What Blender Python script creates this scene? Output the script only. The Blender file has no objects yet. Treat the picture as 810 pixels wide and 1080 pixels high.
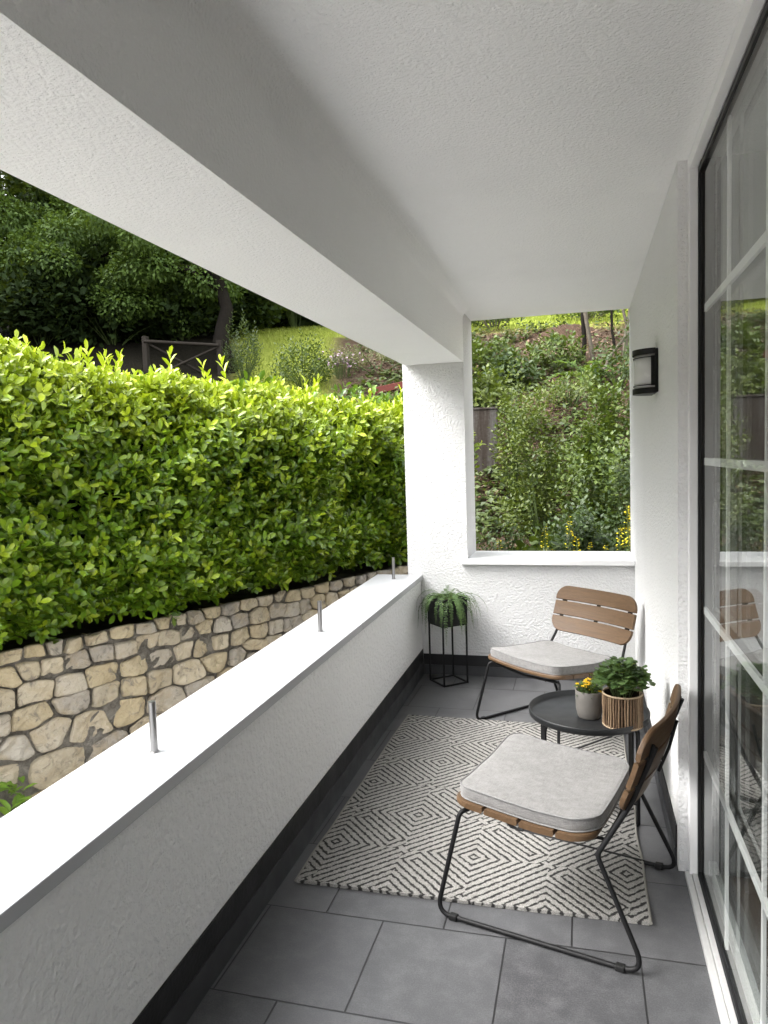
import bpy, bmesh, math, random
import numpy as np
from mathutils import Vector, Matrix
R = math.radians
rng = np.random.default_rng(11)
random.seed(11)
S = bpy.context.scene
COL = S.collection

# ------------------------------------------------------------------ mesh collecting
class MB:
    """collects shapes, then links them as ONE mesh object"""
    def __init__(s): s.v = []; s.f = []; s.sm = []
    def add(s, verts, faces, smooth=False):
        o = len(s.v); s.v += [tuple(p) for p in verts]
        s.f += [tuple(i + o for i in f) for f in faces]; s.sm += [smooth] * len(faces)
    def box(s, lo, hi, bev=0.0, seg=2, rot=None, smooth=False):
        bm = bmesh.new(); bmesh.ops.create_cube(bm, size=1)
        sc = [hi[i] - lo[i] for i in range(3)]; c = [(hi[i] + lo[i]) / 2 for i in range(3)]
        for v in bm.verts: v.co = Vector((v.co.x * sc[0], v.co.y * sc[1], v.co.z * sc[2]))
        if bev > 0: bmesh.ops.bevel(bm, geom=bm.edges[:], offset=bev, segments=seg, affect='EDGES', profile=0.5)
        M = Matrix.Translation(c) @ (rot.to_4x4() if rot is not None else Matrix.Identity(4))
        bm.verts.ensure_lookup_table()
        for i, v in enumerate(bm.verts): v.index = i
        s.add([M @ v.co for v in bm.verts], [[v.index for v in f.verts] for f in bm.faces], smooth)
        bm.free()
    def tube(s, pts, r, seg=10, cyclic=False, caps=True):
        P = [Vector(p) for p in pts]; n = len(P)
        rr = r if hasattr(r, '__len__') else [r] * n
        T = []
        for i in range(n):
            if cyclic: t = P[(i + 1) % n] - P[i - 1]
            else: t = P[min(i + 1, n - 1)] - P[max(i - 1, 0)]
            T.append(t.normalized() if t.length > 1e-9 else Vector((0, 0, 1)))
        up = Vector((0, 0, 1)) if abs(T[0].z) < .9 else Vector((1, 0, 0))
        nrm = (up - T[0] * up.dot(T[0])).normalized()
        V = []
        for i in range(n):
            nrm = nrm - T[i] * nrm.dot(T[i])
            nrm = nrm.normalized() if nrm.length > 1e-6 else T[i].orthogonal().normalized()
            b = T[i].cross(nrm)
            for k in range(seg):
                a = 2 * math.pi * k / seg
                V.append(P[i] + (nrm * math.cos(a) + b * math.sin(a)) * rr[i])
        F = []
        for i in range(n if cyclic else n - 1):
            j = (i + 1) % n
            for k in range(seg):
                k2 = (k + 1) % seg
                F.append((i * seg + k, i * seg + k2, j * seg + k2, j * seg + k))
        s.add(V, F, True)
        if caps and not cyclic:
            s.add(V[:seg], [tuple(reversed(range(seg)))]); s.add(V[-seg:], [tuple(range(seg))])
    def lathe(s, prof, seg=40, c=(0, 0, 0), smooth=True):
        V = []; n = len(prof)
        for k in range(seg):
            a = 2 * math.pi * k / seg
            for (r, z) in prof: V.append((c[0] + r * math.cos(a), c[1] + r * math.sin(a), c[2] + z))
        F = []
        for k in range(seg):
            k2 = (k + 1) % seg
            for i in range(n - 1):
                F.append((k * n + i, k2 * n + i, k2 * n + i + 1, k * n + i + 1))
        s.add(V, F, smooth)
    def prism(s, poly, z0, z1, smooth=False):
        n = len(poly)
        V = [(x, y, z0) for x, y in poly] + [(x, y, z1) for x, y in poly]
        F = [tuple(reversed(range(n))), tuple(range(n, 2 * n))] + [(i, (i + 1) % n, n + (i + 1) % n, n + i) for i in range(n)]
        s.add(V, F, smooth)
    def build(s, name, mat, parent=None, loc=None):
        me = bpy.data.meshes.new(name); me.from_pydata(s.v, [], s.f)
        me.polygons.foreach_set('use_smooth', s.sm); me.update()
        return link(name, me, mat, parent, loc)

def link(name, me, mat, parent=None, loc=None):
    o = bpy.data.objects.new(name, me); COL.objects.link(o)
    if mat: me.materials.append(mat)
    if parent: o.parent = parent
    if loc: o.location = loc
    return o
def tag(o, label=None, cat=None, group=None, kind=None):
    if label: o['label'] = label
    if cat: o['category'] = cat
    if group: o['group'] = group
    if kind: o['kind'] = kind
    return o
def empty(name, loc, rz=0, label=None, cat=None, group=None):
    o = bpy.data.objects.new(name, None); COL.objects.link(o)
    o.location = loc; o.rotation_euler = (0, 0, rz); o.empty_display_size = .1
    return tag(o, label, cat, group)
def copy_tree(o, parent=None):
    c = o.copy(); COL.objects.link(c)
    if parent: c.parent = parent
    for ch in list(o.children): copy_tree(ch, c)
    return c
def fillet(pts, r, n=6):
    """round the inner corners of a polyline"""
    P = [Vector(p) for p in pts]; out = [P[0]]
    rs = r if hasattr(r, '__len__') else [r] * len(P)
    for i in range(1, len(P) - 1):
        a = (P[i - 1] - P[i]); b = (P[i + 1] - P[i]); la, lb = a.length, b.length
        a.normalize(); b.normalize(); ang = a.angle(b)
        d = min(rs[i] / max(math.tan(ang / 2), .05), la * .48, lb * .48)
        A = P[i] + a * d; B = P[i] + b * d
        for k in range(n + 1):
            t = k / n
            out.append(A * (1 - t) ** 2 + P[i] * 2 * t * (1 - t) + B * t ** 2)
    out.append(P[-1]); return out

# ------------------------------------------------------------------ leaves (numpy)
LAUREL = (np.array([(0, 0, 0), (.36, .44, .07), (.36, 0, -.02), (.36, -.44, .07), (.76, .46, .0), (.76, 0, -.07), (.76, -.46, .0), (1, 0, -.14)]),
          [(0, 2, 1), (0, 3, 2), (1, 2, 5, 4), (2, 3, 6, 5), (4, 5, 7), (5, 6, 7)])
OVAL = (np.array([(0, 0, 0), (.45, .5, .06), (1, 0, -.1), (.45, -.5, .06)]), [(0, 3, 2), (0, 2, 1)])
LOBED = (np.array([(0, 0, 0)] + [(.5 + .5 * (1 + .16 * (k % 2) - .08) * math.cos(a), .52 * (1 + .22 * (k % 2) - .1) * math.sin(a), .07 * math.cos(2 * a))
          for k, a in enumerate(np.linspace(-math.pi + .35, math.pi - .35, 11))] + [(.5, 0, -.06)]),
         [(12, i, i + 1) for i in range(0, 11)] + [(12, 11, 0)])
NEEDLE = (np.array([(0, 0, 0), (.5, .5, .0), (1, 0, 0), (.5, -.5, 0)]), [(0, 3, 2, 1)])
def nz(a): return a / np.maximum(np.linalg.norm(a, axis=1, keepdims=True), 1e-9)
def leaf_arrays(P, D, U, L, W, tmpl):
    T, F = tmpl
    D = nz(D); Sd = np.cross(D, U); bad = np.linalg.norm(Sd, axis=1) < 1e-4
    Sd[bad] = np.cross(D[bad], np.array([1., .3, .2])); Sd = nz(Sd); N = np.cross(Sd, D)
    L = np.broadcast_to(np.asarray(L, float), (len(P),))[:, None, None]
    W = np.broadcast_to(np.asarray(W, float), (len(P),))[:, None, None]
    V = P[:, None, :] + L * (T[None, :, 0:1] * D[:, None] + W * T[None, :, 1:2] * Sd[:, None] + T[None, :, 2:3] * N[:, None])
    return V.reshape(-1, 3), F, len(T)
def leaf_mesh(name, sets, mat, parent=None, loc=None, smooth=False):
    """sets: list of (P, D, U, L, W, template[, young])"""
    Vs = []; loops = []; starts = []; tots = []; ys = []; vo = 0; lo = 0
    for st in sets:
        P, D, U, L, W, tm = st[:6]
        if len(P) == 0: continue
        V, F, nt = leaf_arrays(P, D, U, L, W, tm); n = len(P); Vs.append(V)
        yv = st[6] if len(st) > 6 else np.zeros(n)
        ys.append(np.repeat(np.broadcast_to(yv, (n,)), nt))
        fl = np.array([i for f in F for i in f]); ft = np.array([len(f) for f in F])
        loops.append((np.arange(n)[:, None] * nt + fl[None, :] + vo).ravel())
        tt = np.tile(ft, n); tots.append(tt); starts.append(np.concatenate([[0], np.cumsum(tt)[:-1]]) + lo)
        lo += tt.sum(); vo += len(V)
    V = np.concatenate(Vs); loops = np.concatenate(loops); starts = np.concatenate(starts); tots = np.concatenate(tots)
    me = bpy.data.meshes.new(name)
    me.vertices.add(len(V)); me.vertices.foreach_set('co', V.ravel().astype(np.float32))
    me.loops.add(len(loops)); me.loops.foreach_set('vertex_index', loops.astype(np.int32))
    me.polygons.add(len(starts)); me.polygons.foreach_set('loop_start', starts.astype(np.int32))
    me.polygons.foreach_set('loop_total', tots.astype(np.int32))
    a = me.attributes.new('young', 'FLOAT', 'POINT'); a.data.foreach_set('value', np.concatenate(ys).astype(np.float32))
    me.update(calc_edges=True); me.validate()
    if smooth: me.polygons.foreach_set('use_smooth', [True] * len(me.polygons))
    return link(name, me, mat, parent, loc)
def rnd_dir(n): return nz(rng.normal(size=(n, 3)))
def shoots(P, D, length, k, L, W, tmpl, young=0., spread=(1.25, .45), lift=0., tipy=0.):
    """k leaves spiralling up each stem"""
    n = len(P); D = nz(D); a = nz(np.cross(D, rnd_dir(n))); b = np.cross(D, a)
    length = np.broadcast_to(np.asarray(length, float), (n,)); ph0 = rng.uniform(0, 6.28, n)
    young = np.broadcast_to(np.asarray(young, float), (n,))
    oP, oD, oU, oL, oY = [], [], [], [], []
    for i in range(k):
        t = (i + .4) / k; ph = ph0 + i * 2.4 + rng.uniform(-.3, .3, n)
        perp = a * np.cos(ph)[:, None] + b * np.sin(ph)[:, None]
        ang = spread[0] + (spread[1] - spread[0]) * t + rng.uniform(-.18, .18, n)
        d = D * np.cos(ang)[:, None] + perp * np.sin(ang)[:, None]; d[:, 2] += lift
        u = D * np.sin(ang)[:, None] - perp * np.cos(ang)[:, None] + rng.normal(size=(n, 3)) * .15
        oP.append(P + D * (length * t)[:, None]); oD.append(d); oU.append(u)
        oL.append(L * rng.uniform(.72, 1.15, n) * (1.05 - .35 * abs(t - .45))); oY.append(np.clip(young + rng.uniform(-.12, .12, n) + (.25 * young + tipy) * (t - .5), 0, 1))
    return (np.concatenate(oP), np.concatenate(oD), np.concatenate(oU), np.concatenate(oL), W, tmpl, np.concatenate(oY))
class Wav:
    """smooth sum-of-sines noise, about -1..1"""
    def __init__(s, seed, freq, n=7):
        g = np.random.default_rng(seed); s.k = g.normal(size=(n, 3)) * freq; s.p = g.uniform(0, 6.28, n); s.n = n
    def __call__(s, P): return np.sin(P @ s.k.T + s.p).sum(1) / math.sqrt(s.n) * .8

# ------------------------------------------------------------------ node materials
class X:
    def __init__(s, nt, sock): s.nt = nt; s.s = sock
    def _m(s, op, b=None, c=None):
        n = s.nt.nodes.new('ShaderNodeMath'); n.operation = op
        for i, q in enumerate((s, b, c)):
            if q is None: continue
            if isinstance(q, X): s.nt.links.new(q.s, n.inputs[i])
            else: n.inputs[i].default_value = q
        return X(s.nt, n.outputs[0])
    def __add__(s, o): return s._m('ADD', o)
    def __sub__(s, o): return s._m('SUBTRACT', o)
    def __mul__(s, o): return s._m('MULTIPLY', o)
    def __truediv__(s, o): return s._m('DIVIDE', o)
    def abs(s): return s._m('ABSOLUTE')
    def max(s, o): return s._m('MAXIMUM', o)
    def min(s, o): return s._m('MINIMUM', o)
    def lt(s, o): return s._m('LESS_THAN', o)
    def frac(s): return s._m('FRACT')
    def pow(s, o): return s._m('POWER', o)
    def step(s, a, b):
        n = s.nt.nodes.new('ShaderNodeMapRange'); n.interpolation_type = 'SMOOTHSTEP'
        s.nt.links.new(s.s, n.inputs[0]); n.inputs[1].default_value = a; n.inputs[2].default_value = b
        return X(s.nt, n.outputs[0])
    def rng(s, a, b, c, d):
        n = s.nt.nodes.new('ShaderNodeMapRange'); s.nt.links.new(s.s, n.inputs[0])
        for i, v in enumerate((a, b, c, d)): n.inputs[i + 1].default_value = v
        return X(s.nt, n.outputs[0])
class Mat:
    def __init__(s, name, rough=.6, spec=.5, metal=0.):
        s.m = bpy.data.materials.new(name); s.m.use_nodes = True; s.nt = s.m.node_tree
        s.b = s.nt.nodes['Principled BSDF']; s.out = s.nt.nodes['Material Output']
        s.b.inputs['Roughness'].default_value = rough; s.b.inputs['Specular IOR Level'].default_value = spec
        s.b.inputs['Metallic'].default_value = metal; s._tc = None
    def node(s, t): return s.nt.nodes.new(t)
    def ln(s, a, b): s.nt.links.new(a.s if isinstance(a, X) else a, b)
    def co(s, w='Object'):
        if not s._tc: s._tc = s.node('ShaderNodeTexCoord')
        return s._tc.outputs[w]
    def scaled(s, v, k):
        n = s.node('ShaderNodeVectorMath'); n.operation = 'MULTIPLY'; s.ln(v, n.inputs[0]); n.inputs[1].default_value = k; return n.outputs[0]
    def sep(s, v=None):
        n = s.node('ShaderNodeSeparateXYZ'); s.ln(v or s.co(), n.inputs[0]); return [X(s.nt, o) for o in n.outputs]
    def noise(s, scale, detail=3., rough=.55, vec=None, dist=0., color=False):
        n = s.node('ShaderNodeTexNoise'); n.inputs['Scale'].default_value = scale; n.inputs['Detail'].default_value = detail
        n.inputs['Roughness'].default_value = rough; n.inputs['Distortion'].default_value = dist; s.ln(vec or s.co(), n.inputs['Vector'])
        return n.outputs['Color'] if color else X(s.nt, n.outputs['Fac'])
    def voro(s, scale, vec=None, feat='F1', rand=1.):
        n = s.node('ShaderNodeTexVoronoi'); n.feature = feat; n.inputs['Scale'].default_value = scale; n.inputs['Randomness'].default_value = rand
        s.ln(vec or s.co(), n.inputs['Vector']); return X(s.nt, n.outputs['Distance'])
    def island(s):
        n = s.node('ShaderNodeNewGeometry'); return X(s.nt, n.outputs['Random Per Island'])
    def attr(s, name):
        n = s.node('ShaderNodeAttribute'); n.attribute_name = name; return X(s.nt, n.outputs['Fac'])
    def mix(s, f, a, b, mode='MIX'):
        n = s.node('ShaderNodeMix'); n.data_type = 'RGBA'; n.blend_type = mode; n.clamp_factor = True
        if isinstance(f, (int, float)): n.inputs[0].default_value = f
        else: s.ln(f, n.inputs[0])
        for q, i in ((a, 6), (b, 7)):
            if isinstance(q, (tuple, list)): n.inputs[i].default_value = (*q, 1)
            else: s.ln(q, n.inputs[i])
        return n.outputs[2]
    def ramp(s, f, stops):
        n = s.node('ShaderNodeValToRGB'); e = n.color_ramp.elements
        while len(e) < len(stops): e.new(.5)
        for i, (p, c) in enumerate(stops): e[i].position = p; e[i].color = (*c, 1)
        s.ln(f, n.inputs[0]); return n.outputs[0]
    def color(s, c):
        if isinstance(c, (tuple, list)): s.b.inputs['Base Color'].default_value = (*c, 1)
        else: s.ln(c, s.b.inputs['Base Color'])
        return s
    def bump(s, h, dist=.003, strength=1., prev=None):
        n = s.node('ShaderNodeBump'); n.inputs['Distance'].default_value = dist; n.inputs['Strength'].default_value = strength
        s.ln(h, n.inputs['Height'])
        if prev: s.ln(prev, n.inputs['Normal'])
        s.ln(n.outputs[0], s.b.inputs['Normal']); return n.outputs[0]
    def set(s, k, v):
        if isinstance(v, X) or not isinstance(v, (int, float, tuple)): s.ln(v, s.b.inputs[k])
        else: s.b.inputs[k].default_value = v
        return s
    def translucent(s, fac, col):
        t = s.node('ShaderNodeBsdfTranslucent'); mx = s.node('ShaderNodeMixShader')
        if isinstance(col, tuple): t.inputs[0].default_value = (*col, 1)
        else: s.ln(col, t.inputs[0])
        mx.inputs[0].default_value = fac; s.ln(s.b.outputs[0], mx.inputs[1]); s.ln(t.outputs[0], mx.inputs[2]); s.ln(mx.outputs[0], s.out.inputs[0])
        return s

def stucco(name, c, scale=1., dist=.004, dirt=.06):
    m = Mat(name, .92, .25)
    n1 = m.noise(58 * scale, 3, .6); n2 = m.noise(150 * scale, 2, .6); v = m.voro(85 * scale, feat='SMOOTH_F1')
    big = m.noise(1.6, 4); fine = m.noise(9, 3)
    m.color(m.mix(big.step(.45, .75) * dirt * 4 + fine.step(.5, .8) * dirt, c, tuple(q * .86 for q in c)))
    m.bump(n1.step(.32, .72) * .75 + n2 * .3 - v * .5, dist); return m.m
def plain(name, c, rough=.5, spec=.5, metal=0., var=.12, scale=30, bumpd=0., coat=0):
    m = Mat(name, rough, spec, metal); n = m.noise(scale, 4)
    m.color(m.mix(n, tuple(q * (1 - var) for q in c), tuple(min(1, q * (1 + var)) for q in c)))
    r = m.noise(scale * .6, 3); m.set('Roughness', r.rng(.3, .7, rough * .85, min(1, rough * 1.15)))
    if bumpd: m.bump(m.noise(scale * 6, 3), bumpd)
    return m.m
def wood(name, c1, c2, axis=1, scale=9., rough=.5):
    m = Mat(name, rough, .4); k = [60., 60., 60.]; k[axis] = 3.
    isl = m.island(); x = m.sep()
    n = m.node('ShaderNodeCombineXYZ')
    for i in range(3): m.ln(x[i] * k[i] + isl * (13.7 * (i + 1)), n.inputs[i])
    g = m.noise(1., 5, .62, vec=n.outputs[0], dist=.6); g2 = m.noise(3.4, 3, .6, vec=n.outputs[0])
    f = g * .75 + g2 * .35 + isl * .25 - .2
    m.color(m.ramp(f, [(.2, c2), (.5, tuple((a + b) / 2 for a, b in zip(c1, c2))), (.8, c1)]))
    m.bump(g2, .0006); m.set('Roughness', g.rng(.3, .7, rough * .8, rough * 1.2)); return m.m
def leafmat(name, dark, light, young=None, rough=.42, trans=.25, spec=.45):
    m = Mat(name, rough, spec); r = m.island(); nz_ = m.noise(1.4, 2)
    c = m.mix(r * .7 + nz_ * .6 - .15, dark, light)
    if young:
        y2 = m.mix(r, tuple(q * .75 for q in young), young); c = m.mix(m.attr('young'), c, y2)
    m.color(c)
    tc = m.mix(.5, c, (.30, .42, .03), 'MIX'); m.translucent(trans, tc); return m.m

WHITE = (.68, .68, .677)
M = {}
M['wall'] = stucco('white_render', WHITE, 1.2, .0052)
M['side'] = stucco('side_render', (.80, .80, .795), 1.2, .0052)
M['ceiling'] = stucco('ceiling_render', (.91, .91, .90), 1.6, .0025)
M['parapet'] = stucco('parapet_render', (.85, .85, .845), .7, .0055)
M['sill'] = plain('painted_sill', (.82, .82, .82), .35, .5, var=.03, scale=6)
def cap_mat():
    m = Mat('coping_paint', .25, .5); a = m.noise(3.2, 5, .65, vec=m.scaled(m.co(), (3., .6, 1))); f = m.noise(40, 4, .7); d = m.noise(1.1, 3)
    c = m.mix(a.step(.3, .85) * .35 + d.step(.4, .7) * .3, (.45, .46, .475), (.40, .405, .42)); m.color(m.mix(f.step(.62, .75) * .2, c, (.32, .32, .31)))
    m.set('Roughness', a.rng(.3, .7, .30, .36)); return m.m
M['cap'] = cap_mat()
M['frame'] = plain('white_frame', (.82, .82, .815), .35, .5, var=.03)
M['track'] = plain('aluminium_track', (.62, .62, .61), .4, .5, .3, var=.1, scale=40)
M['gasket'] = plain('black_gasket', (.012, .012, .013), .5, .4)
M['band'] = plain('black_band', (.016, .016, .017), .55, .35, var=.2, scale=12, bumpd=.0015)
M['skirt'] = plain('anthracite_skirting', (.042, .043, .046), .45, .45, var=.2, scale=18)
M['black'] = plain('black_powder_coat', (.008, .008, .0085), .5, .25, var=.1, scale=60, bumpd=.0002)
M['tray'] = plain('tray_black', (.012, .013, .014), .48, .45, var=.12, scale=20, bumpd=.0002)
M['rubber'] = plain('black_rubber', (.01, .01, .01), .6, .3)
M['steel'] = plain('brushed_steel', (.30, .295, .29), .34, .5, 1., var=.1, scale=90)
M['teak'] = wood('oiled_teak', (.145, .086, .044), (.065, .037, .018), 1)
def fabric():
    m = Mat('grey_linen', .95, .15); x = m.sep()
    n = m.noise(260, 2, .7); wx = m.noise(1., 3, .6, vec=m.scaled(m.co(), (40, 420, 420))); wy = m.noise(1., 3, .6, vec=m.scaled(m.co(), (420, 40, 420)))
    big = m.noise(7, 4)
    med = m.noise(38, 4, .7); f = n * .35 + wx * .4 + wy * .4 + big * .3 + med * .5 - .48
    m.color(m.ramp(f, [(.22, (.122, .119, .115)), (.5, (.206, .201, .195)), (.78, (.292, .286, .277))]))
    m.bump(wx + wy + n * .6, .0012, 1., m.bump(m.noise(11, 3), .006, .5)); m.set('Sheen Weight', .2); return m.m
M['linen'] = fabric()
M['piping'] = plain('grey_piping', (.20, .198, .195), .9, .2, var=.15, scale=200)

def tile_floor():
    m = Mat('anthracite_tiles', .42, .5); x, y, z = m.sep()
    n = m.node('ShaderNodeCombineXYZ'); m.ln(x + (.837 + .395 * 20), n.inputs[0]); m.ln(y + (-1.785 + .4045 * 20), n.inputs[1])
    b = m.node('ShaderNodeTexBrick'); m.ln(n.outputs[0], b.inputs['Vector'])
    b.offset = .5; b.offset_frequency = 2; b.squash = 1.
    for k, v in (('Scale', 1.), ('Mortar Size', .0030), ('Mortar Smooth', .35), ('Bias', 0.), ('Brick Width', .395), ('Row Height', .4045)): b.inputs[k].default_value = v
    b.inputs['Color1'].default_value = (.058, .059, .062, 1); b.inputs['Color2'].default_value = (.092, .093, .097, 1); b.inputs['Mortar'].default_value = (.024, .024, .025, 1)
    st = m.noise(14, 6, .7); fine = m.noise(230, 3, .7); sm = m.noise(2.2, 4, dist=1.2)
    c = m.mix(st.step(.35, .75) * .45 + fine.step(.3, .7) * .5 - .2, b.outputs['Color'], (.15, .15, .155))
    c = m.mix(sm.step(.42, .7) * .22, c, (.042, .042, .045))
    c = m.mix(X(m.nt, b.outputs['Fac']), c, (.022, .022, .023))
    m.color(c); fac = X(m.nt, b.outputs['Fac'])
    m.set('Roughness', (st * .5 + sm * .5).rng(.3, .7, .30, .44)); m.bump(fine * .12 + st * .15 - fac * 1.2, .0022); return m.m
M['tiles'] = tile_floor()

def rug_mat():
    m = Mat('rug_weave', .97, .1); x, y, z = m.sep()
    nx = m.noise(42, 2); ny = m.noise(37, 2, vec=m.scaled(m.co(), (1, 1, 1.7)))
    x = x + (nx - .5) * .011; y = y + (ny - .5) * .011
    k = math.sqrt(.5); Lc = .270 * math.sqrt(2); h = Lc / 2
    p = (x + y) * k; q = (y - x) * k
    def fold(t): return (((t / Lc + 40.5).frac()) - .5).abs() * Lc
    a = fold(p); b = fold(q); hi = a.max(b); lo = a.min(b)
    sp = h / 7; t = (hi * -1) + h; w0 = 2.5 * sp
    e = t.max(lo - (.50 * h))
    inl = e.lt(w0) * b.lt(a); val = e * inl + t * (inl * -1 + 1.)
    d = ((val / sp).frac() - .5).abs()
    th = (m.noise(75, 2) - .5) * .5 + .155
    line = (d - th).rng(-.05, .07, 1., 0.)
    yarn = m.voro(330, vec=m.scaled(m.co(), (1., .75, 1))); yn = m.noise(210, 3, .7); sh = m.noise(5, 3)
    base = m.ramp(yn * .8 + yarn * .7 + sh * .25 - .36, [(.15, (.175, .168, .155)), (.5, (.33, .32, .30)), (.8, (.43, .42, .395))])
    m.color(m.mix(line, base, (.045, .044, .043)))
    m.bump(yarn * -.8 + yn * .4 - line * .6, .004); return m.m
M['rug'] = rug_mat()
M['hem'] = plain('rug_hem', (.28, .27, .245), .95, .1, var=.25, scale=120, bumpd=.002)
def basket_mat():
    m = Mat('rattan', .7, .3); r = m.island(); n = m.noise(90, 4)
    m.color(m.ramp(r * .6 + n * .5, [(.2, (.06, .036, .02)), (.5, (.13, .082, .047)), (.85, (.21, .145, .088))])); m.bump(n, .001); return m.m
M['rattan'] = basket_mat()
M['rattan_pale'] = plain('pale_rattan', (.34, .26, .17), .75, .3, var=.3, scale=120, bumpd=.001)
M['concrete_pot'] = plain('grey_ceramic', (.14, .131, .118), .6, .35, var=.1, scale=60, bumpd=.0005)
M['soil'] = plain('potting_soil', (.03, .022, .015), .95, .1, var=.5, scale=80, bumpd=.006)
M['lampglass'] = plain('frosted_glass', (.62, .62, .61), .25, .5, var=.04, scale=10)
M['yellow'] = plain('yellow_petals', (.75, .48, .01), .5, .3, var=.2, scale=80)
def stone_mat():
    m = Mat('rubble_stone', .9, .25); r = m.island(); n = m.noise(6, 5, .65); f = m.noise(46, 5, .7); v = m.noise(17, 4, .6, dist=1.)
    base = m.ramp(r, [(0., (.42, .37, .285)), (.25, (.50, .415, .265)), (.45, (.46, .41, .33)), (.6, (.32, .295, .265)), (.8, (.55, .48, .36)), (1., (.44, .41, .365))])
    c = m.mix(n.step(.4, .7) * .6, base, (.38, .30, .18)); c = m.mix(v.step(.52, .72) * .75, c, (.16, .145, .125)); c = m.mix(f.step(.55, .8) * .55, c, (.56, .53, .47))
    m.color(c); m.bump(f * .55 + v * .9, .02); return m.m
M['stone'] = stone_mat()
def mortar_mat():
    m = Mat('rubble_mortar', .95, .15); n = m.noise(9, 5, .7); f = m.noise(60, 4, .7)
    m.color(m.mix(n.step(.35, .7), (.17, .155, .13), (.37, .34, .295))); m.bump(f + n, .06); return m.m
M['mortar'] = mortar_mat()
M['laurel'] = leafmat('laurel_leaf', (.022, .060, .007), (.145, .275, .011), (.50, .60, .024), .32, .18, .55)
M['core'] = plain('hedge_twigs', (.010, .012, .006), .95, .1, var=.5, scale=22, bumpd=.03)
M['bark'] = plain('bark', (.020, .017, .014), .95, .1, var=.45, scale=14, bumpd=.03)
M['palebark'] = plain('pale_bark', (.11, .095, .075), .95, .1, var=.35, scale=14, bumpd=.01)
M['oak'] = leafmat('oak_leaf', (.04, .082, .014), (.12, .195, .032), None, .65, .2)
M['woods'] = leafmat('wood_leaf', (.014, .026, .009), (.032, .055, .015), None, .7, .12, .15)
M['bushA'] = leafmat('hazel_leaf', (.0229, .0493, .0079), (.1100, .1540, .0220), None, .55, .15)
M['bushB'] = leafmat('bramble_leaf', (.012, .028, .007), (.052, .09, .017), None, .55, .12)
M['bushC'] = leafmat('pale_shrub_leaf', (.0264, .0528, .0088), (.1320, .1628, .0264), None, .55, .18)
M['bushD'] = leafmat('bluish_leaf', (.035, .06, .03), (.10, .135, .065), None, .5, .2)
M['ivy'] = leafmat('ivy_leaf', (.0176, .0352, .0070), (.0880, .1188, .0220), None, .55, .12)
M['weedleaf'] = leafmat('weed_leaf', (.11, .22, .025), (.24, .38, .05), None, .5, .25)
M['ferny'] = leafmat('fern_leaf', (.05, .10, .014), (.13, .21, .03), None, .55, .3)
M['potfern'] = leafmat('potted_fern_leaf', (.035, .075, .022), (.10, .17, .05), None, .55, .2)
M['potgreen'] = leafmat('pot_plant_leaf', (.035, .075, .024), (.115, .18, .06), None, .45, .2)
M['flowerbed'] = leafmat('flower_bed_leaf', (.06, .085, .03), (.20, .18, .09), None, .6, .2)
M['mauve'] = plain('mauve_flowers', (.36, .25, .33), .7, .2, var=.3, scale=30)
M['loose'] = plain('loosestrife_yellow', (.62, .52, .02), .6, .2, var=.3, scale=30)
M['grass'] = leafmat('grass_blade', (.24, .30, .04), (.45, .50, .09), None, .6, .3)
M['stem'] = plain('green_stem', (.07, .10, .03), .7, .3, var=.3)
M['redwood'] = plain('red_painted_board', (.15, .038, .028), .6, .3, var=.3, scale=20, bumpd=.003)
M['fence'] = plain('weathered_fence', (.032, .027, .022), .9, .2, var=.3, scale=20, bumpd=.004)
M['ornament'] = plain('pale_stone', (.5, .49, .47), .85, .2, var=.2, scale=20, bumpd=.006)
def panel_mat():
    m = Mat('stained_concrete', .9, .2); n = m.noise(1., 5, .65, vec=m.scaled(m.co(), (9, 9, .9))); f = m.noise(30, 4)
    m.color(m.ramp(n * .8 + f * .25, [(.3, (.022, .015, .011)), (.5, (.05, .04, .033)), (.72, (.115, .11, .104))])); m.bump(f, .006); return m.m
M['panel'] = panel_mat()
def ground_mat():
    m = Mat('hillside_ground', .97, .1); x, y, z = m.sep()
    r = ((x * x) + (y * y)).pow(.5); n = m.noise(.55, 4); f = m.noise(7, 5, .7); g = m.noise(26, 4, .7)
    litter = m.ramp(f * .6 + g * .5, [(.3, (.035, .025, .018)), (.55, (.095, .065, .045)), (.78, (.19, .145, .11))])
    wood_shade = (x + y * .49).step(.4, -.4) * r.step(11.5, 12.5); litter = m.mix(wood_shade, litter, (.018, .016, .011))  # dark litter under the wood, its shade painted in as near-black
    grass = m.ramp(f * .5 + g * .6, [(.3, (.23, .29, .05)), (.7, (.42, .47, .09))])
    lawn = (r + (n - .5) * 3.).step(16.6, 17.6) * (x + y * .49).step(-.3, .3)
    left = ((x + y * .30) * -1.).step(.3, 1.0)
    left = left * (x + y * .49).step(-.3, .3)
    k = lawn.max(left * (r + (n - .5) * 1.5).step(12.6, 13.4)); m.color(m.mix(k, litter, grass)); m.bump(f + g, .06); return m.m
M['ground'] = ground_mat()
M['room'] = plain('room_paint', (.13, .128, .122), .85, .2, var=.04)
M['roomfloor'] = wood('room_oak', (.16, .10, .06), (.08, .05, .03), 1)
M['blind'] = plain('blind_fabric', (.50, .50, .49), .85, .2, var=.05)
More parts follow.
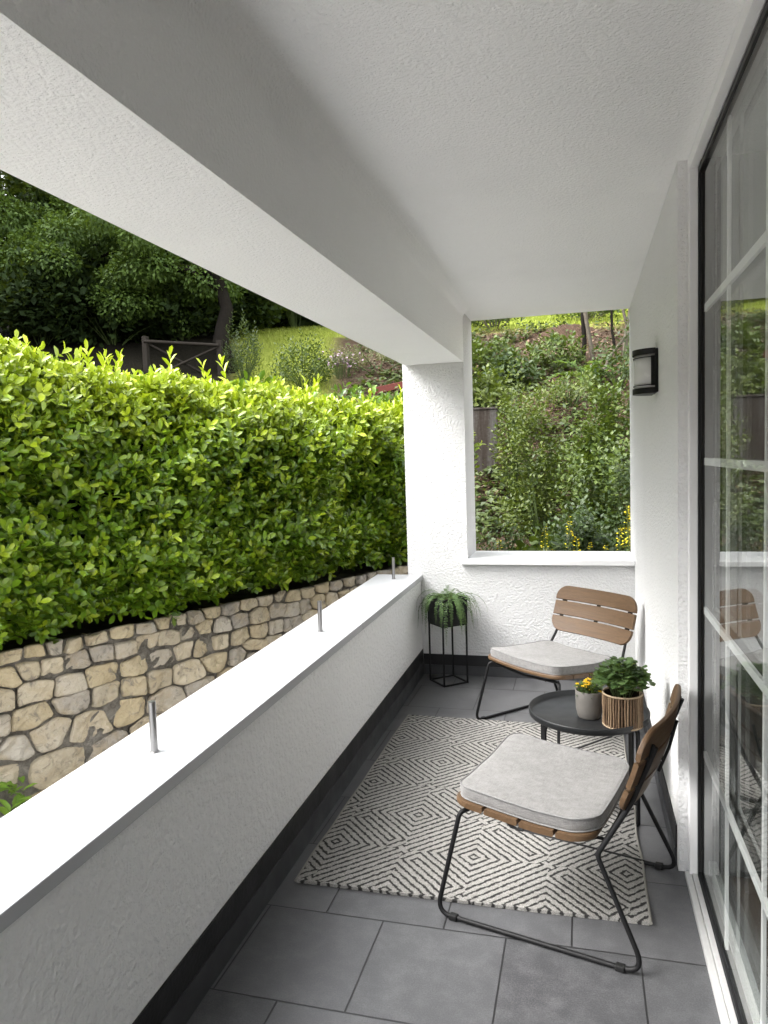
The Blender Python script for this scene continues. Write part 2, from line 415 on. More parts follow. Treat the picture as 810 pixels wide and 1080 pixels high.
def glass_mat():
    m = Mat('window_glass'); nt = m.nt; g = m.node('ShaderNodeNewGeometry'); dp = m.node('ShaderNodeVectorMath'); dp.operation = 'DOT_PRODUCT'
    m.ln(g.outputs['Incoming'], dp.inputs[0]); m.ln(g.outputs['Normal'], dp.inputs[1])
    c = X(nt, dp.outputs['Value']).abs(); r = (c * -1 + 1.).pow(5.) * .96 + .04; r2 = (r * 2.) / (r + 1.)
    gl = m.node('ShaderNodeBsdfGlossy'); gl.inputs['Roughness'].default_value = 0.; gl.inputs[0].default_value = (.95, .96, .95, 1)
    tr = m.node('ShaderNodeBsdfTransparent'); tr.inputs[0].default_value = (.86, .88, .87, 1)
    mx = m.node('ShaderNodeMixShader'); m.ln(r * .86, mx.inputs[0]); m.ln(tr.outputs[0], mx.inputs[1]); m.ln(gl.outputs[0], mx.inputs[2]); m.ln(mx.outputs[0], m.out.inputs[0])
    return m.m
M['glass'] = glass_mat()

# ================================================================== TERRAIN
TD = np.array([math.sin(R(24.6)), math.cos(R(24.6)), 0.])      # run of the stone wall
TN = np.array([TD[1], -TD[0], 0.])                              # towards the balcony
W0 = np.array([-2.91, 3.07, 0.])
wt = Wav(5, .45); wt2 = Wav(6, 1.7)
def terr(x, y):
    x = np.asarray(x, float); y = np.asarray(y, float)
    r = np.hypot(x, y); z = np.interp(r, [0, 7, 8, 10, 12, 17, 25, 40, 95], [-.3, -.3, 0, .7, 2., 4.2, 6.0, 10.6, 22])
    P = np.stack([x, y, 0 * x], -1).reshape(-1, 3)
    am = np.clip((r - 8) / 3, 0, 1)
    z = z + am * (.12 * wt(P) + .05 * wt2(P)).reshape(r.shape)
    d = -((x - W0[0]) * TN[0] + (y - W0[1]) * TN[1]); t = (x - W0[0]) * TD[0] + (y - W0[1]) * TD[1]
    ter = np.where((d > .2) & (t < 5.), .48, -9.)
    z = np.maximum(z, ter)
    z = np.where((y < 5.5) & (x > -1.4), -.3, z)
    return z
def build_ground():
    ax = np.unique(np.concatenate([np.linspace(-70, -14, 29), np.linspace(-14, 8, 89), np.linspace(8, 60, 27)]))
    ay = np.unique(np.concatenate([np.linspace(-40, 2, 22), np.linspace(2, 24, 89), np.linspace(24, 95, 36)]))
    gx, gy = np.meshgrid(ax, ay); z = terr(gx, gy); nx, ny = len(ax), len(ay)
    V = np.stack([gx, gy, z], -1).reshape(-1, 3)
    F = [(j * nx + i, j * nx + i + 1, (j + 1) * nx + i + 1, (j + 1) * nx + i) for j in range(ny - 1) for i in range(nx - 1)]
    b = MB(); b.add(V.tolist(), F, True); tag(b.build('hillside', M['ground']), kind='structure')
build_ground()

b = MB(); pw_ = [(-1.345, -9.), (-1.40, 6.0)] + [tuple((W0 + TD * t + TN * .02)[:2]) for t in (3.6, -3.4)] + [(-7.5, -9.)]  # pale ground strips added to bounce light up onto the beam and ceiling
b.prism(pw_, -.4, -.285); b.prism([(-1.0, 5.33), (4.5, 5.33), (4.5, 6.75), (-1.0, 6.75)], -.4, -.284); M['path'] = plain('bounce_pale_ground', (.68, .665, .63), .95, .15, var=.35, scale=60, bumpd=.01); tag(b.build('bounce_ground', M['path']), kind='structure')
# ================================================================== BALCONY
FY0 = -2.2
b = MB(); b.box((-1.10, FY0, -.25), (.42, 4.9, 0)); tag(b.build('balcony_floor', M['tiles']), kind='structure')
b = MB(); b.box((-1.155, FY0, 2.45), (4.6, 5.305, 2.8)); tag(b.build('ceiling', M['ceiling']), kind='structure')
# beam over the opening, with a small cove to the ceiling
b = MB(); prof = [(-1.15, 2.115), (-.752, 2.115)]
for k in range(9):
    a = math.pi - k * math.pi / 16; prof.append((-.692 + .06 * math.cos(a), 2.389 + .06 * math.sin(a)))
prof += [(-.692, 2.4515), (-1.15, 2.4515)]
n = len(prof); V = [(x, FY0, z) for x, z in prof] + [(x, 4.887, z) for x, z in prof]
b.add(V, [tuple(range(n)), tuple(reversed(range(n, 2 * n)))] + [(i, i + n, (i + 1) % n + n, (i + 1) % n) for i in range(n)])
tag(b.build('ceiling_beam', M['ceiling']), 'long white rendered beam running along the top of the open balcony side', 'beam')
# end wall with its pier and opening
bw = empty('end_wall', (0, 4.89, 0), 0, 'white textured end wall with a pier and a tall unglazed opening onto the slope', 'wall')
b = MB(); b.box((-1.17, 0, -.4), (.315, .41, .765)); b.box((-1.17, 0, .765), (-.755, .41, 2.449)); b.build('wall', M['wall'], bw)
b = MB(); b.box((-.80, -.035, .766), (.3135, .43, .80), .004); b.build('sill', M['sill'], bw)
b = MB(); b.box((-1.075, -.010, .0), (.305, -.0005, .066)); b.build('skirting', M['skirt'], bw)
b = MB(); b.box((-1.075, -.006, .066), (.3095, -.0005, .14)); b.build('painted_band', M['band'], bw)
# parapet
def xin(y): return -1.050 - .0086 * (y - 1.2)
def xout(y): return -1.319 - .0197 * (y - 1.36)
pw = empty('parapet_wall', (-1.2, 2, 0), 0, 'low white rendered parapet with a smooth glossy white coping along the balcony', 'parapet')
def par_strip(x0f, x1f, z0, z1, y0=FY0, y1=4.886, bev=0.):
    b = MB(); V = []
    for y in (y0, y1):
        for (f, z) in ((x0f, z0), (x1f, z0), (x1f, z1), (x0f, z1)): V.append((f(y) + 1.2, y - 2, z))
    b.add(V, [(0, 1, 2, 3), (7, 6, 5, 4), (0, 4, 5, 1), (1, 5, 6, 2), (2, 6, 7, 3), (3, 7, 4, 0)]); return b
par_strip(lambda y: -1.30 - .0197 * (y - 1.36), xin, -.4, .654).build('wall', M['parapet'], pw)
joints = [FY0, .32, 3.42, 4.886]
b = MB()
for i in range(3):
    y0, y1 = joints[i] + (.0015 if i else 0), joints[i + 1] - (.0015 if i < 2 else 0)
    q = par_strip(xout, lambda y: xin(y) + .014, .654, .690, y0, y1)
    bm = bmesh.new(); vs = [bm.verts.new(v) for v in q.v]
    for f in q.f: bm.faces.new([vs[k] for k in f])
    bmesh.ops.recalc_face_normals(bm, faces=bm.faces[:])
    bmesh.ops.bevel(bm, geom=bm.edges[:], offset=.003, segments=2, affect='EDGES', profile=.5)
    for k, v in enumerate(bm.verts): v.index = k
    b.add([v.co.copy() for v in bm.verts], [[v.index for v in f.verts] for f in bm.faces]); bm.free()
b.build('coping', M['cap'], pw)
par_strip(lambda y: xin(y) + .0005, lambda y: xin(y) + .010, .0, .088, y1=4.878).build('skirting', M['skirt'], pw)
par_strip(lambda y: xin(y) + .0005, lambda y: xin(y) + .006, .088, .172, y1=4.882).build('painted_band', M['band'], pw)
# three steel pins standing on the coping
for i, (x, y, lab) in enumerate([(-1.177, 1.777, 'steel pin on the coping closest to the big pale boulders of the stone wall'),
                                 (-1.203, 3.217, 'steel pin midway along the white coping between the two others'),
                                 (-1.225, 4.70, 'steel pin at the far end of the coping beside the white pier')]):
    if i == 0:
        pin = empty('steel_pin', (x, y, .69)); b = MB(); b.tube([(0, 0, .001), (0, 0, .146)], .0105, 16); b.build('rod', M['steel'], pin)
        b = MB(); b.lathe([(0, 0), (.0135, 0), (.0135, .003), (.0108, .004)], 16, smooth=False); b.build('collar', M['steel'], pin); o = pin
    else: o = copy_tree(pin); o.location = (x, y, .69)
    tag(o, lab, 'pin', 'steel pins on the coping')
# house wall on the right
hw = empty('side_wall', (.315, 2.69, 0), 0, 'white rendered house wall between the glazed door and the end opening', 'wall')
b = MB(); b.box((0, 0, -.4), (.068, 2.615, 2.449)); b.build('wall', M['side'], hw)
b = MB(); b.box((-.010, .035, 0), (-.0005, 2.19, .066)); b.build('skirting', M['skirt'], hw)
b = MB(); b.box((-.006, .035, .066), (-.0005, 2.194, .15)); b.build('painted_band', M['band'], hw)
# glazed door
gd = empty('balcony_door', (.36, 2.66, 0), 0, 'floor to ceiling glazed balcony door with white glazing bars and black seals', 'door')
ox, oy = .36, 2.66
def B_(lo, hi, bev=0.): 
    q = MB(); q.box((lo[0] - ox, lo[1] - oy, lo[2]), (hi[0] - ox, hi[1] - oy, hi[2]), bev); return q
q = B_((.345, 2.640, .02), (.3715, 2.688, 2.405), .002); q.box((.345 - ox, FY0 - oy, 2.405), (.3715 - ox, 2.688 - oy, 2.4485), .002)
q.build('door_frame', M['frame'], gd)
q = B_((.372, 2.634, .024), (.380, 2.687, 2.40)); q.box((.372 - ox, FY0 - oy, 2.385), (.380 - ox, 2.6335 - oy, 2.404)); q.box((.372 - ox, FY0 - oy, .012), (.380 - ox, 2.6335 - oy, .034))
q.build('gasket', M['gasket'], gd)
q = B_((.332, FY0, .0005), (.352, 2.66, .020), .002); q.box((.3535 - ox, FY0 - oy, .0005), (.371 - ox, 2.66 - oy, .024), .002); q.build('sill_track', M['track'], gd)
q = B_((.4135, FY0, .0), (.440, 2.688, .05), .002); q.build('inner_track', M['frame'], gd)
def pane(x, name):
    b = MB(); b.add([(x - ox, FY0 - oy, .03), (x - ox, 2.632 - oy, .03), (x - ox, 2.632 - oy, 2.392), (x - ox, FY0 - oy, 2.392)], [(0, 1, 2, 3)]); b.build(name, M['glass'], gd)
pane(.3815, 'glass_pane'); pane(.408, 'glass_pane')
for z in (1.953, 1.454, .955, .457):
    q = B_((.388, FY0, z - .012), (.398, 2.63, z + .012), .001); q.build('glazing_bar', M['frame'], gd)
for k in range(9):
    y = 2.235 - .45 * k; q = B_((.3885, y - .008, .032), (.3975, y + .008, 2.39), .001); q.build('glazing_bar', M['frame'], gd)
# the room behind the glass
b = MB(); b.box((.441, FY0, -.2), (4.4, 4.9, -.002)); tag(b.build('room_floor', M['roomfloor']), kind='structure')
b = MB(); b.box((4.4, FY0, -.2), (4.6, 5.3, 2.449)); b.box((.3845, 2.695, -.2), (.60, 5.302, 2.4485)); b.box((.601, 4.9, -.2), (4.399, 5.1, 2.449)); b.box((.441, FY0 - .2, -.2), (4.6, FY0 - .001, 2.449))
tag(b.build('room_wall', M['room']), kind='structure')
# wall lamp
wl = empty('wall_lamp', (.315, 3.43, 1.835), 0, 'black half-round outdoor wall lamp with frosted shade on the white side wall', 'lamp')
b = MB(); b.box((-.014, -.085, -.092), (-.0005, .085, .092), .003); b.build('back_plate', M['black'], wl)
def halfdisc(z0, z1, r, ry, n=20):
    return [(-.012 - r * math.sin(math.pi * k / n), -ry * math.cos(math.pi * k / n)) for k in range(n + 1)]
for z0, z1 in ((.070, .094), (-.096, -.072)):
    b = MB(); b.prism(halfdisc(0, 0, .088, .088), z0, z1); b.build('cap', M['black'], wl)
b = MB(); b.prism(halfdisc(0, 0, .080, .080), -.0715, .0695, True); b.build('diffuser', M['lampglass'], wl)
for z in (-.060, .058):
    b = MB(); pts = [(x, y, z) for x, y in halfdisc(0, 0, .0835, .0835)]; b.tube(pts, .0022, 6); b.build('trim_ring', M['black'], wl)
for s in (-1, 1):
    b = MB(); b.box((-.030, s * .083 - .004, -.0635), (-.0145, s * .083 + .004, .0615), .001); b.build('side_strip', M['black'], wl)

# ================================================================== RUG
rg = empty('rug', (-.405, 2.61, 0), 0, 'flat woven off white rug with broken black concentric diamond lines', 'rug')
def rug():
    x0, x1, y0, y1 = -.595, .592, -.282, 1.425; nx, ny = 60, 86; top = .012
    wv = Wav(9, 7.); V = []; F = []
    for j in range(ny + 1):
        for i in range(nx + 1):
            u, v = i / nx, j / ny; x = x0 + (x1 - x0) * u; y = y0 + (y1 - y0) * v
            nzv = wv(np.array([[x, y, 0], [y + 4, x, 0]]))
            ex = (abs(u - .5) * 2) ** 8; ey = (abs(v - .5) * 2) ** 8
            x += .004 * nzv[0] * ex + .014 * v * (1 - u); y += .003 * nzv[1] * ey + .016 * u * (1 - v)
            z = top + .0012 * nzv[0]
            V.append((x, y, z))
    o = nx + 1
    for j in range(ny):
        for i in range(nx): F.append((j * o + i, j * o + i + 1, (j + 1) * o + i + 1, (j + 1) * o + i))
    edge = [i for i in range(nx + 1)] + [j * o + nx for j in range(1, ny + 1)] + [ny * o + i for i in range(nx - 1, -1, -1)] + [j * o for j in range(ny - 1, 0, -1)]
    base = len(V); V += [(V[k][0], V[k][1], .0012) for k in edge]; n = len(edge)
    for k in range(n): F.append((edge[(k + 1) % n], edge[k], base + k, base + (k + 1) % n))
    b = MB(); b.add(V, F, False); b.build('weave', M['rug'], rg)
    for s in (0, nx):
        b = MB(); b.tube([Vector(V[j * o + s]) + Vector((.003 * (1 if s else -1), 0, -.003)) for j in range(ny + 1)], .0052, 8); b.build('hem', M['hem'], rg)
rug()

# ================================================================== CHAIRS
def seat_bottom(u, v):
    t = np.interp(u, [-.28, -.2, -.1, 0, .1, .2], [.373, .362, .350, .340, .338, .348]); return float(t) - .016 * (1 - (v / .275) ** 2)
def slat_mesh(vs, lo, hi, fmap, th):
    """strip slat: vs along v, lo/hi edge values, fmap(v,h)->(point, normal)"""
    b = MB(); nr = 4; V = []; F = []; n = len(vs); bev = .004
    prof = [(0, -1, 1), (bev / 2, -1, .55)]
    rows = []
    for i, v in enumerate(vs):
        l, h = lo(v), hi(v); ring = []
        if h - l < .010: m = (l + h) / 2; l, h = m - .005, m + .005
        seq = [(l, .5), (l + .003, 1), ((l + h) / 2, 1), (h - .003, 1), (h, .5), (h, -.5), (h - .003, -1), ((l + h) / 2, -1), (l + .003, -1), (l, -.5)]
        for hh, d in seq:
            p, nn = fmap(v, hh); ring.append(tuple(Vector(p) + Vector(nn) * (th / 2 * d)))
        rows.append(ring)
    k = len(rows[0])
    for r in rows: V += r
    for i in range(n - 1):
        for j in range(k):
            F.append((i * k + j, i * k + (j + 1) % k, (i + 1) * k + (j + 1) % k, (i + 1) * k + j))
    F.append(tuple(reversed(range(k)))); F.append(tuple(range((n - 1) * k, n * k)))
    b.add(V, F, False); return b
def rr_lim(v, W, r, H):
    a = abs(v) - (W - r)
    return H if a <= 0 else H - (r - math.sqrt(max(r * r - a * a, 0)))
def make_chair():
    ch = empty('lounge_chair', (0, 0, 0)); rod = .0078
    for s in (-1, 1):
        pts = [(-.235, .235 * s, .345), (-.255, .262 * s, .340), (-.322, .312 * s, rod + .001), (.335, .297 * s, rod + .001), (.190, .268 * s, .314), (.284, .240 * s, .48), (.350, .232 * s, .655)]
        b = MB(); b.tube(fillet(pts, [0, .03, .045, .045, .03, .3, 0], 7), rod, 10); sf = b.build('side_frame', M['black'], ch)
        for u in (-.262, .262):
            vv = np.interp(u, [-.322, .335], [.312, .297]) * s
            b = MB(); b.box((u - .014, vv - .0115, .0005), (u + .014, vv + .0115, .019), .004); b.build('foot_clip', M['rubber'], sf)
    b = MB(); b.tube([(.190, -.268, .314), (.19, 0, .300), (.190, .268, .314)], rod * .95, 10); b.tube([(-.240, -.24, .345), (-.24, 0, .326), (-.240, .24, .345)], rod * .9, 10)
    for v in (-.15, .15): b.tube([(-.24, v, .333), (-.1, v, .318), (0, v, .306), (.1, v, .305), (.19, v, .304)], rod * .7, 8)
    b.build('crossbar', M['black'], ch)
    # seat slats: dished both ways
    W = .277; edges = [-.283, -.168, -.052, .064, .182]; gap = .0065
    vs = sorted(set([-W + .0005 + k * .004 for k in range(18)] + [W - .0005 - k * .004 for k in range(18)] + list(np.linspace(-.2, .2, 17))))
    for i in range(4):
        e0, e1 = edges[i] + gap / 2, edges[i + 1] - gap / 2
        def fm(v, u):
            z = seat_bottom(u, v) + .010; du = .01
            dz = (seat_bottom(u + du, v) - seat_bottom(u - du, v)) / (2 * du); nn = Vector((-dz, 0, 1)).normalized(); return (u, v, z), nn
        lo = (lambda v, e=e0: -rr_lim(v, W, .06, -e)) if i == 0 else (lambda v, e=e0: e)
        hi = (lambda v, e=e1: rr_lim(v, W, .07, e)) if i == 3 else (lambda v, e=e1: e)
        slat_mesh(vs, lo, hi, fm, .019).build('seat_slat', M['teak'], ch)
    # backrest slats: concave towards the sitter, leaning back
    H = .285; cut = [0, .095, .190, .285]
    def fb(v, h):
        t = h / H; u0 = .246 + .082 * t + .010 * math.sin(math.pi * t); z = .450 + .258 * t
        nn = Vector((-.93, 0, .36)).normalized(); sag = .036 * (1 - (v / .28) ** 2)
        dv = .036 * 2 * v / .28 ** 2
        return (u0 + sag, v, z - .1 * sag), Vector((-.93, -dv, .36)).normalized()
    W2 = .285
    vs2 = sorted(set([-W2 + .0005 + k * .0045 for k in range(20)] + [W2 - .0005 - k * .0045 for k in range(20)] + list(np.linspace(-.19, .19, 17))))
    for i in range(3):
        c0, c1 = cut[i] + (.004 if i else 0), cut[i + 1] - (.004 if i < 2 else 0)
        lo = (lambda v, e=c0: -rr_lim(v, W2, .075, -e)) if i == 0 else (lambda v, e=c0: e)
        hi = (lambda v, e=c1: rr_lim(v, W2, .075, e)) if i == 2 else (lambda v, e=c1: e)
        slat_mesh(vs2, lo, hi, fb, .015).build('back_slat', M['teak'], ch)
    for v in (-.235, 0, .235):
        b = MB()
        pts = [Vector(fb(v, h)[0]) + Vector((.014, 0, -.004)) for h in (.05, .14, .24)]
        b.tube(pts, .0048, 8)
        for h in (.095, .190):
            p = fb(v, h)[0]; b.box((p[0] - .006, v - .008, p[2] - .0042), (p[0] + .012, v + .008, p[2] + .0042), .001)
        b.build('back_bracket', M['black'], ch)
    return ch
def make_cushion():
    c = empty('seat_cushion', (0, 0, 0)); th = .043
    def outline(n, inset=0.):
        a0, a1, Wv, rf, rb = -.268 + inset, .184 - inset, .258 - inset, .045, .085; pts = []
        def arc(cu, cv, r, t0, t1, k):
            for i in range(k): t = t0 + (t1 - t0) * i / (k - 1); pts.append((cu + r * math.cos(t), cv + r * math.sin(t)))
        rf = max(rf - inset, .006); rb = max(rb - inset, .01)
        arc(a0 + rf, -Wv + rf, rf, math.pi, 1.5 * math.pi, 8); arc(a1 - rb, -Wv + rb, rb, 1.5 * math.pi, 2 * math.pi, 10)
        arc(a1 - rb, Wv - rb, rb, 0, .5 * math.pi, 10); arc(a0 + rf, Wv - rf, rf, .5 * math.pi, math.pi, 8)
        P = [Vector((x, y, 0)) for x, y in pts]; L = [0]
        for i in range(len(P)): L.append(L[-1] + (P[(i + 1) % len(P)] - P[i]).length)
        out = []
        for k in range(n):
            t = L[-1] * k / n
            i = max(j for j in range(len(P)) if L[j] <= t + 1e-9); f = (t - L[i]) / max(L[i + 1] - L[i], 1e-9)
            out.append(P[i].lerp(P[(i + 1) % len(P)], min(f, 1)))
        return out
    wv = Wav(21, 14.); N = 96
    def zb(u, v): return seat_bottom(u, v) + .0205
    b = MB(); rings = []
    O = outline(N); cen = Vector((-.036, 0, 0))
    for k, hh in [(.96, .0), (.994, .003), (1.001, .011), (1.003, .022), (1.001, .033), (.998, .0405), (.982, .0432), (.93, .0445), (.85, .0452), (.7, .0466), (.5, .0478), (.28, .0483), (.08, .0485)]:
        r = []
        for p in O:
            q = cen + (p - cen) * k
            wob = wv(np.array([[q.x, q.y, hh * 3]]))[0]
            zz = zb(q.x, q.y) + hh + (.0022 * wob if hh > .04 else 0); q2 = q + (q - cen).normalized() * (.0016 * wob if .003 < hh < .042 else 0)
            r.append((q2.x, q2.y, zz))
        rings.append(r)
    V = [p for r in rings for p in r]; F = []
    for i in range(len(rings) - 1):
        for k in range(N): F.append((i * N + k, i * N + (k + 1) % N, (i + 1) * N + (k + 1) % N, (i + 1) * N + k))
    F.append(tuple(reversed(range(N)))); F.append(tuple((len(rings) - 1) * N + k for k in range(N)))
    b.add(V, F, True); cv = b.build('cover', M['linen'], c)
    for idx, zo in ((5, .0015), (1, 0)):
        b = MB(); b.tube([Vector(p) + (Vector((p[0], p[1], 0)) - cen).normalized() * .001 + Vector((0, 0, zo)) for p in rings[idx]], .0028, 6, cyclic=True); b.build('piping', M['piping'], cv)
    return c
CH = [((-.0825, 2.474, 0), -15.5), ((-.150, 4.05, 0), 48.5)]
proto = make_chair(); cush = make_cushion()
for i, ((x, y, z), a) in enumerate(CH):
    o = proto if i == 0 else copy_tree(proto); c = cush if i == 0 else copy_tree(cush)
    for q in (o, c): q.location = (x, y, z + (.0 if q is o else .0)); q.rotation_euler = (0, 0, R(a))
    tag(o, ['slatted wood lounge chair seen from the side, its backrest turned towards the glass door', 'slatted wood lounge chair in the corner under the opening, its backrest facing us'][i], 'chair', 'slatted lounge chairs on the balcony')
    tag(c, ['pale grey piped cushion on the chair beside the glass door', 'pale grey piped cushion on the chair in the corner by the end wall'][i], 'cushion', 'grey seat cushions on the lounge chairs')

# ================================================================== TABLE AND POTS
TC = (.012, 3.075); TZ = .42
tb = empty('tray_table', (TC[0], TC[1], 0), R(-24), 'round black metal tray table between the two lounge chairs', 'table')
b = MB(); b.lathe([(0, TZ), (.228, TZ), (.234, TZ + .004), (.237, TZ + .022), (.2405, TZ + .023), (.242, TZ + .019), (.240, TZ - .002), (.232, TZ - .007), (0, TZ - .007)], 72); b.build('tray', M['tray'], tb)
def flat_leg(ang):
    a = R(ang); d = Vector((math.cos(a), math.sin(a), 0)); s = Vector((-d.y, d.x, 0))
    path = fillet([d * .02 + Vector((0, 0, TZ - .012)), d * .205 + Vector((0, 0, TZ - .012)), d * .205 + Vector((0, 0, .001))], .04, 8); V = []; F = []
    for i, p in enumerate(path):
        t = (path[min(i + 1, len(path) - 1)] - path[max(i - 1, 0)]).normalized(); nn = s.cross(t)
        for (u, v) in ((-.014, -.0035), (.014, -.0035), (.014, .0035), (-.014, .0035)): V.append(p + s * u + nn * v)
    for i in range(len(path) - 1):
        for k in range(4): F.append((i * 4 + k, i * 4 + (k + 1) % 4, i * 4 + 4 + (k + 1) % 4, i * 4 + 4 + k))
    F += [(3, 2, 1, 0), tuple(len(V) - 4 + k for k in range(4))]
    q = MB(); q.add(V, F); return q
for a_ in (212, 337, 32, 157): flat_leg(a_ + 24).build('leg', M['black'], tb)
for a_, z in ((212, .075), (157, .089)):
    b = MB(); b.box((-.203, -.012, z - .0035), (.203, .012, z + .0035), .001, rot=Matrix.Rotation(R(a_ + 24), 3, 'Z')); b.build('stretcher', M['black'], tb)
# grey pot with yellow flowers
gp = empty('flower_pot', (.016, 3.035, TZ), 0, 'small smooth grey pot with a little yellow flowering plant on the black tray', 'flower pot')
b = MB(); b.lathe([(0, 0), (.041, 0), (.046, .006), (.0525, .035), (.0545, .085), (.0548, .112), (.0535, .114), (.0505, .112), (.049, .09), (0, .088)], 48); b.build('pot', M['concrete_pot'], gp)
b = MB(); b.lathe([(0, .097), (.03, .095), (.0495, .091)], 24); b.build('soil', M['soil'], gp)
n = 170; a = rng.uniform(0, 6.28, n); rr = .046 * np.sqrt(rng.uniform(0, 1, n)); P = np.stack([rr * np.cos(a), rr * np.sin(a), .098 + rng.uniform(0, .035, n)], 1)
D = np.stack([np.cos(a), np.sin(a), rng.uniform(.2, 1.4, n)], 1) + rnd_dir(n) * .5
leaf_mesh('leaves', [(P, D, np.tile([0, 0, 1.], (n, 1)) + rnd_dir(n) * .4, rng.uniform(.016, .028, n), .55, OVAL)], M['potgreen'], gp)
heads = []
b = MB()
for k in range(26):
    a = rng.uniform(0, 6.28); r0 = rng.uniform(0, .05); h = rng.uniform(.125, .165) - r0 * .4; tip = (r0 * math.cos(a) * 1.25, r0 * math.sin(a) * 1.25, h)
    b.tube([(tip[0] * .5, tip[1] * .5, .095), (tip[0] * .8, tip[1] * .8, h * .85), tip], .0009, 5); heads.append(tip)
b.build('stems', M['stem'], gp)
H_ = np.array(heads); Hn = np.repeat(H_, 7, 0); n = len(Hn); ang = np.tile(np.arange(7) * .9, len(H_)); D = np.stack([np.cos(ang), np.sin(ang), rng.uniform(.1, .6, n)], 1)
leaf_mesh('flowers', [(Hn, D, np.tile([0, 0, 1.], (n, 1)), rng.uniform(.007, .012, n), .8, OVAL)], M['yellow'], gp)
# rattan basket with leafy plant
bk = empty('plant_basket', (.142, 2.965, TZ), 0, 'brown upright cane basket holding a bushy leafy green plant on the tray', 'basket')
b = MB(); nb = 42
for k in range(nb):
    a = 2 * math.pi * k / nb + rng.uniform(-.015, .015); r0 = .073
    pts = [((r0 + .0016 * math.sin(j * 1.3 + k)) * math.cos(a + .006 * math.sin(j + k * 2)), (r0 + .0016 * math.sin(j * 1.3 + k)) * math.sin(a + .006 * math.sin(j + k * 2)), .006 + j * .0205) for j in range(7)]
    b.tube(pts, rng.uniform(.0036, .0046), 7)
b.build('canes', M['rattan'], bk)
b = MB(); b.lathe([(0, .003), (.069, .003), (.0695, .127), (.066, .127), (.064, .01)], 40); b.build('lining', M['soil'], bk)
for z in (.005, .130):
    b = MB(); b.tube([(.074 * math.cos(t), .074 * math.sin(t), z) for t in np.linspace(0, 2 * math.pi, 49)[:-1]], .0038, 8, cyclic=True); b.build('rim', M['rattan_pale'], bk)
b = MB(); b.tube([(.066 * math.cos(.5), .066 * math.sin(.5) , .125)] + [(.06 + .012 * math.sin(t), .015 + .045 * math.cos(t), .13 + .10 * math.sin(t)) for t in np.linspace(.4, 2.8, 10)] + [(.062, -.03, .125)], .0022, 7); b.build('handle', M['rattan_pale'], bk)
b = MB(); lv = []
for k in range(190):
    a = rng.uniform(0, 6.28); ro = math.sqrt(rng.uniform(0, 1)); out = .098 * ro; h = .145 + .115 * (1 - .6 * ro ** 2) * rng.uniform(.4, 1.08)
    tip = Vector((out * math.cos(a), out * math.sin(a), h)); root = Vector((.04 * ro * math.cos(a), .04 * ro * math.sin(a), .12)); mid = (root + tip) / 2 + Vector((0, 0, .025))
    if k < 70: b.tube([root, mid, tip], .0010, 5, caps=False)
    for j in range(3): lv.append((tip, a + (j - 1) * 1.0, rng.uniform(.018, .031)))
b.build('stems', M['stem'], bk)
n = len(lv); P = np.array([t[0] for t in lv]); A = np.array([t[1] for t in lv]); D = np.stack([np.cos(A), np.sin(A), rng.uniform(-.35, .35, n)], 1)
leaf_mesh('leaves', [(P + rnd_dir(n) * .006, D, np.tile([0, 0, 1.], (n, 1)) + rnd_dir(n) * .5, np.array([t[2] for t in lv]), 1.0, LOBED)], M['potgreen'], bk)

# ================================================================== PLANT STAND
ps = empty('plant_stand', (-.873, 4.727, 0), R(41.5), 'tall thin black square wire stand in the corner under the parapet', 'plant stand')
hs = .094
for sx in (-1, 1):
    for sy in (-1, 1):
        b = MB(); b.box((sx * (hs - .005) - .005, sy * (hs - .005) - .005, .0005), (sx * (hs - .005) + .005, sy * (hs - .005) + .005, .43), .001); b.build('leg', M['black'], ps)
for z in (.006, .395):
    b = MB()
    for s in (-1, 1):
        b.box((-hs + .0105, s * (hs - .005) - .0045, z - .0045), (hs - .0105, s * (hs - .005) + .0045, z + .0045)); b.box((s * (hs - .005) - .0045, -hs + .0105, z - .0045), (s * (hs - .005) + .0045, hs - .0105, z + .0045))
    b.build('base_ring' if z < .1 else 'top_ring', M['black'], ps)
pb = empty('planter_box', (-.873, 4.727, .4), R(41.5), 'square black planter box with a trailing fern on the wire stand', 'planter')
b = MB(); q = hs + .001
o_ = [(-q, -q), (q, -q), (q, q), (-q, q)]; i_ = [(-q + .004, -q + .004), (q - .004, -q + .004), (q - .004, q - .004), (-q + .004, q - .004)]
V = [(x, y, .0005) for x, y in o_] + [(x, y, .172) for x, y in o_] + [(x, y, .172) for x, y in i_] + [(x, y, .14) for x, y in i_]
F = [(3, 2, 1, 0), (12, 13, 14, 15)] + [(k, (k + 1) % 4, 4 + (k + 1) % 4, 4 + k) for k in range(4)] + [(4 + k, 4 + (k + 1) % 4, 8 + (k + 1) % 4, 8 + k) for k in range(4)] + [(8 + k, 8 + (k + 1) % 4, 12 + (k + 1) % 4, 12 + k) for k in range(4)]
b.add(V, F); b.build('box', M['black'], pb)
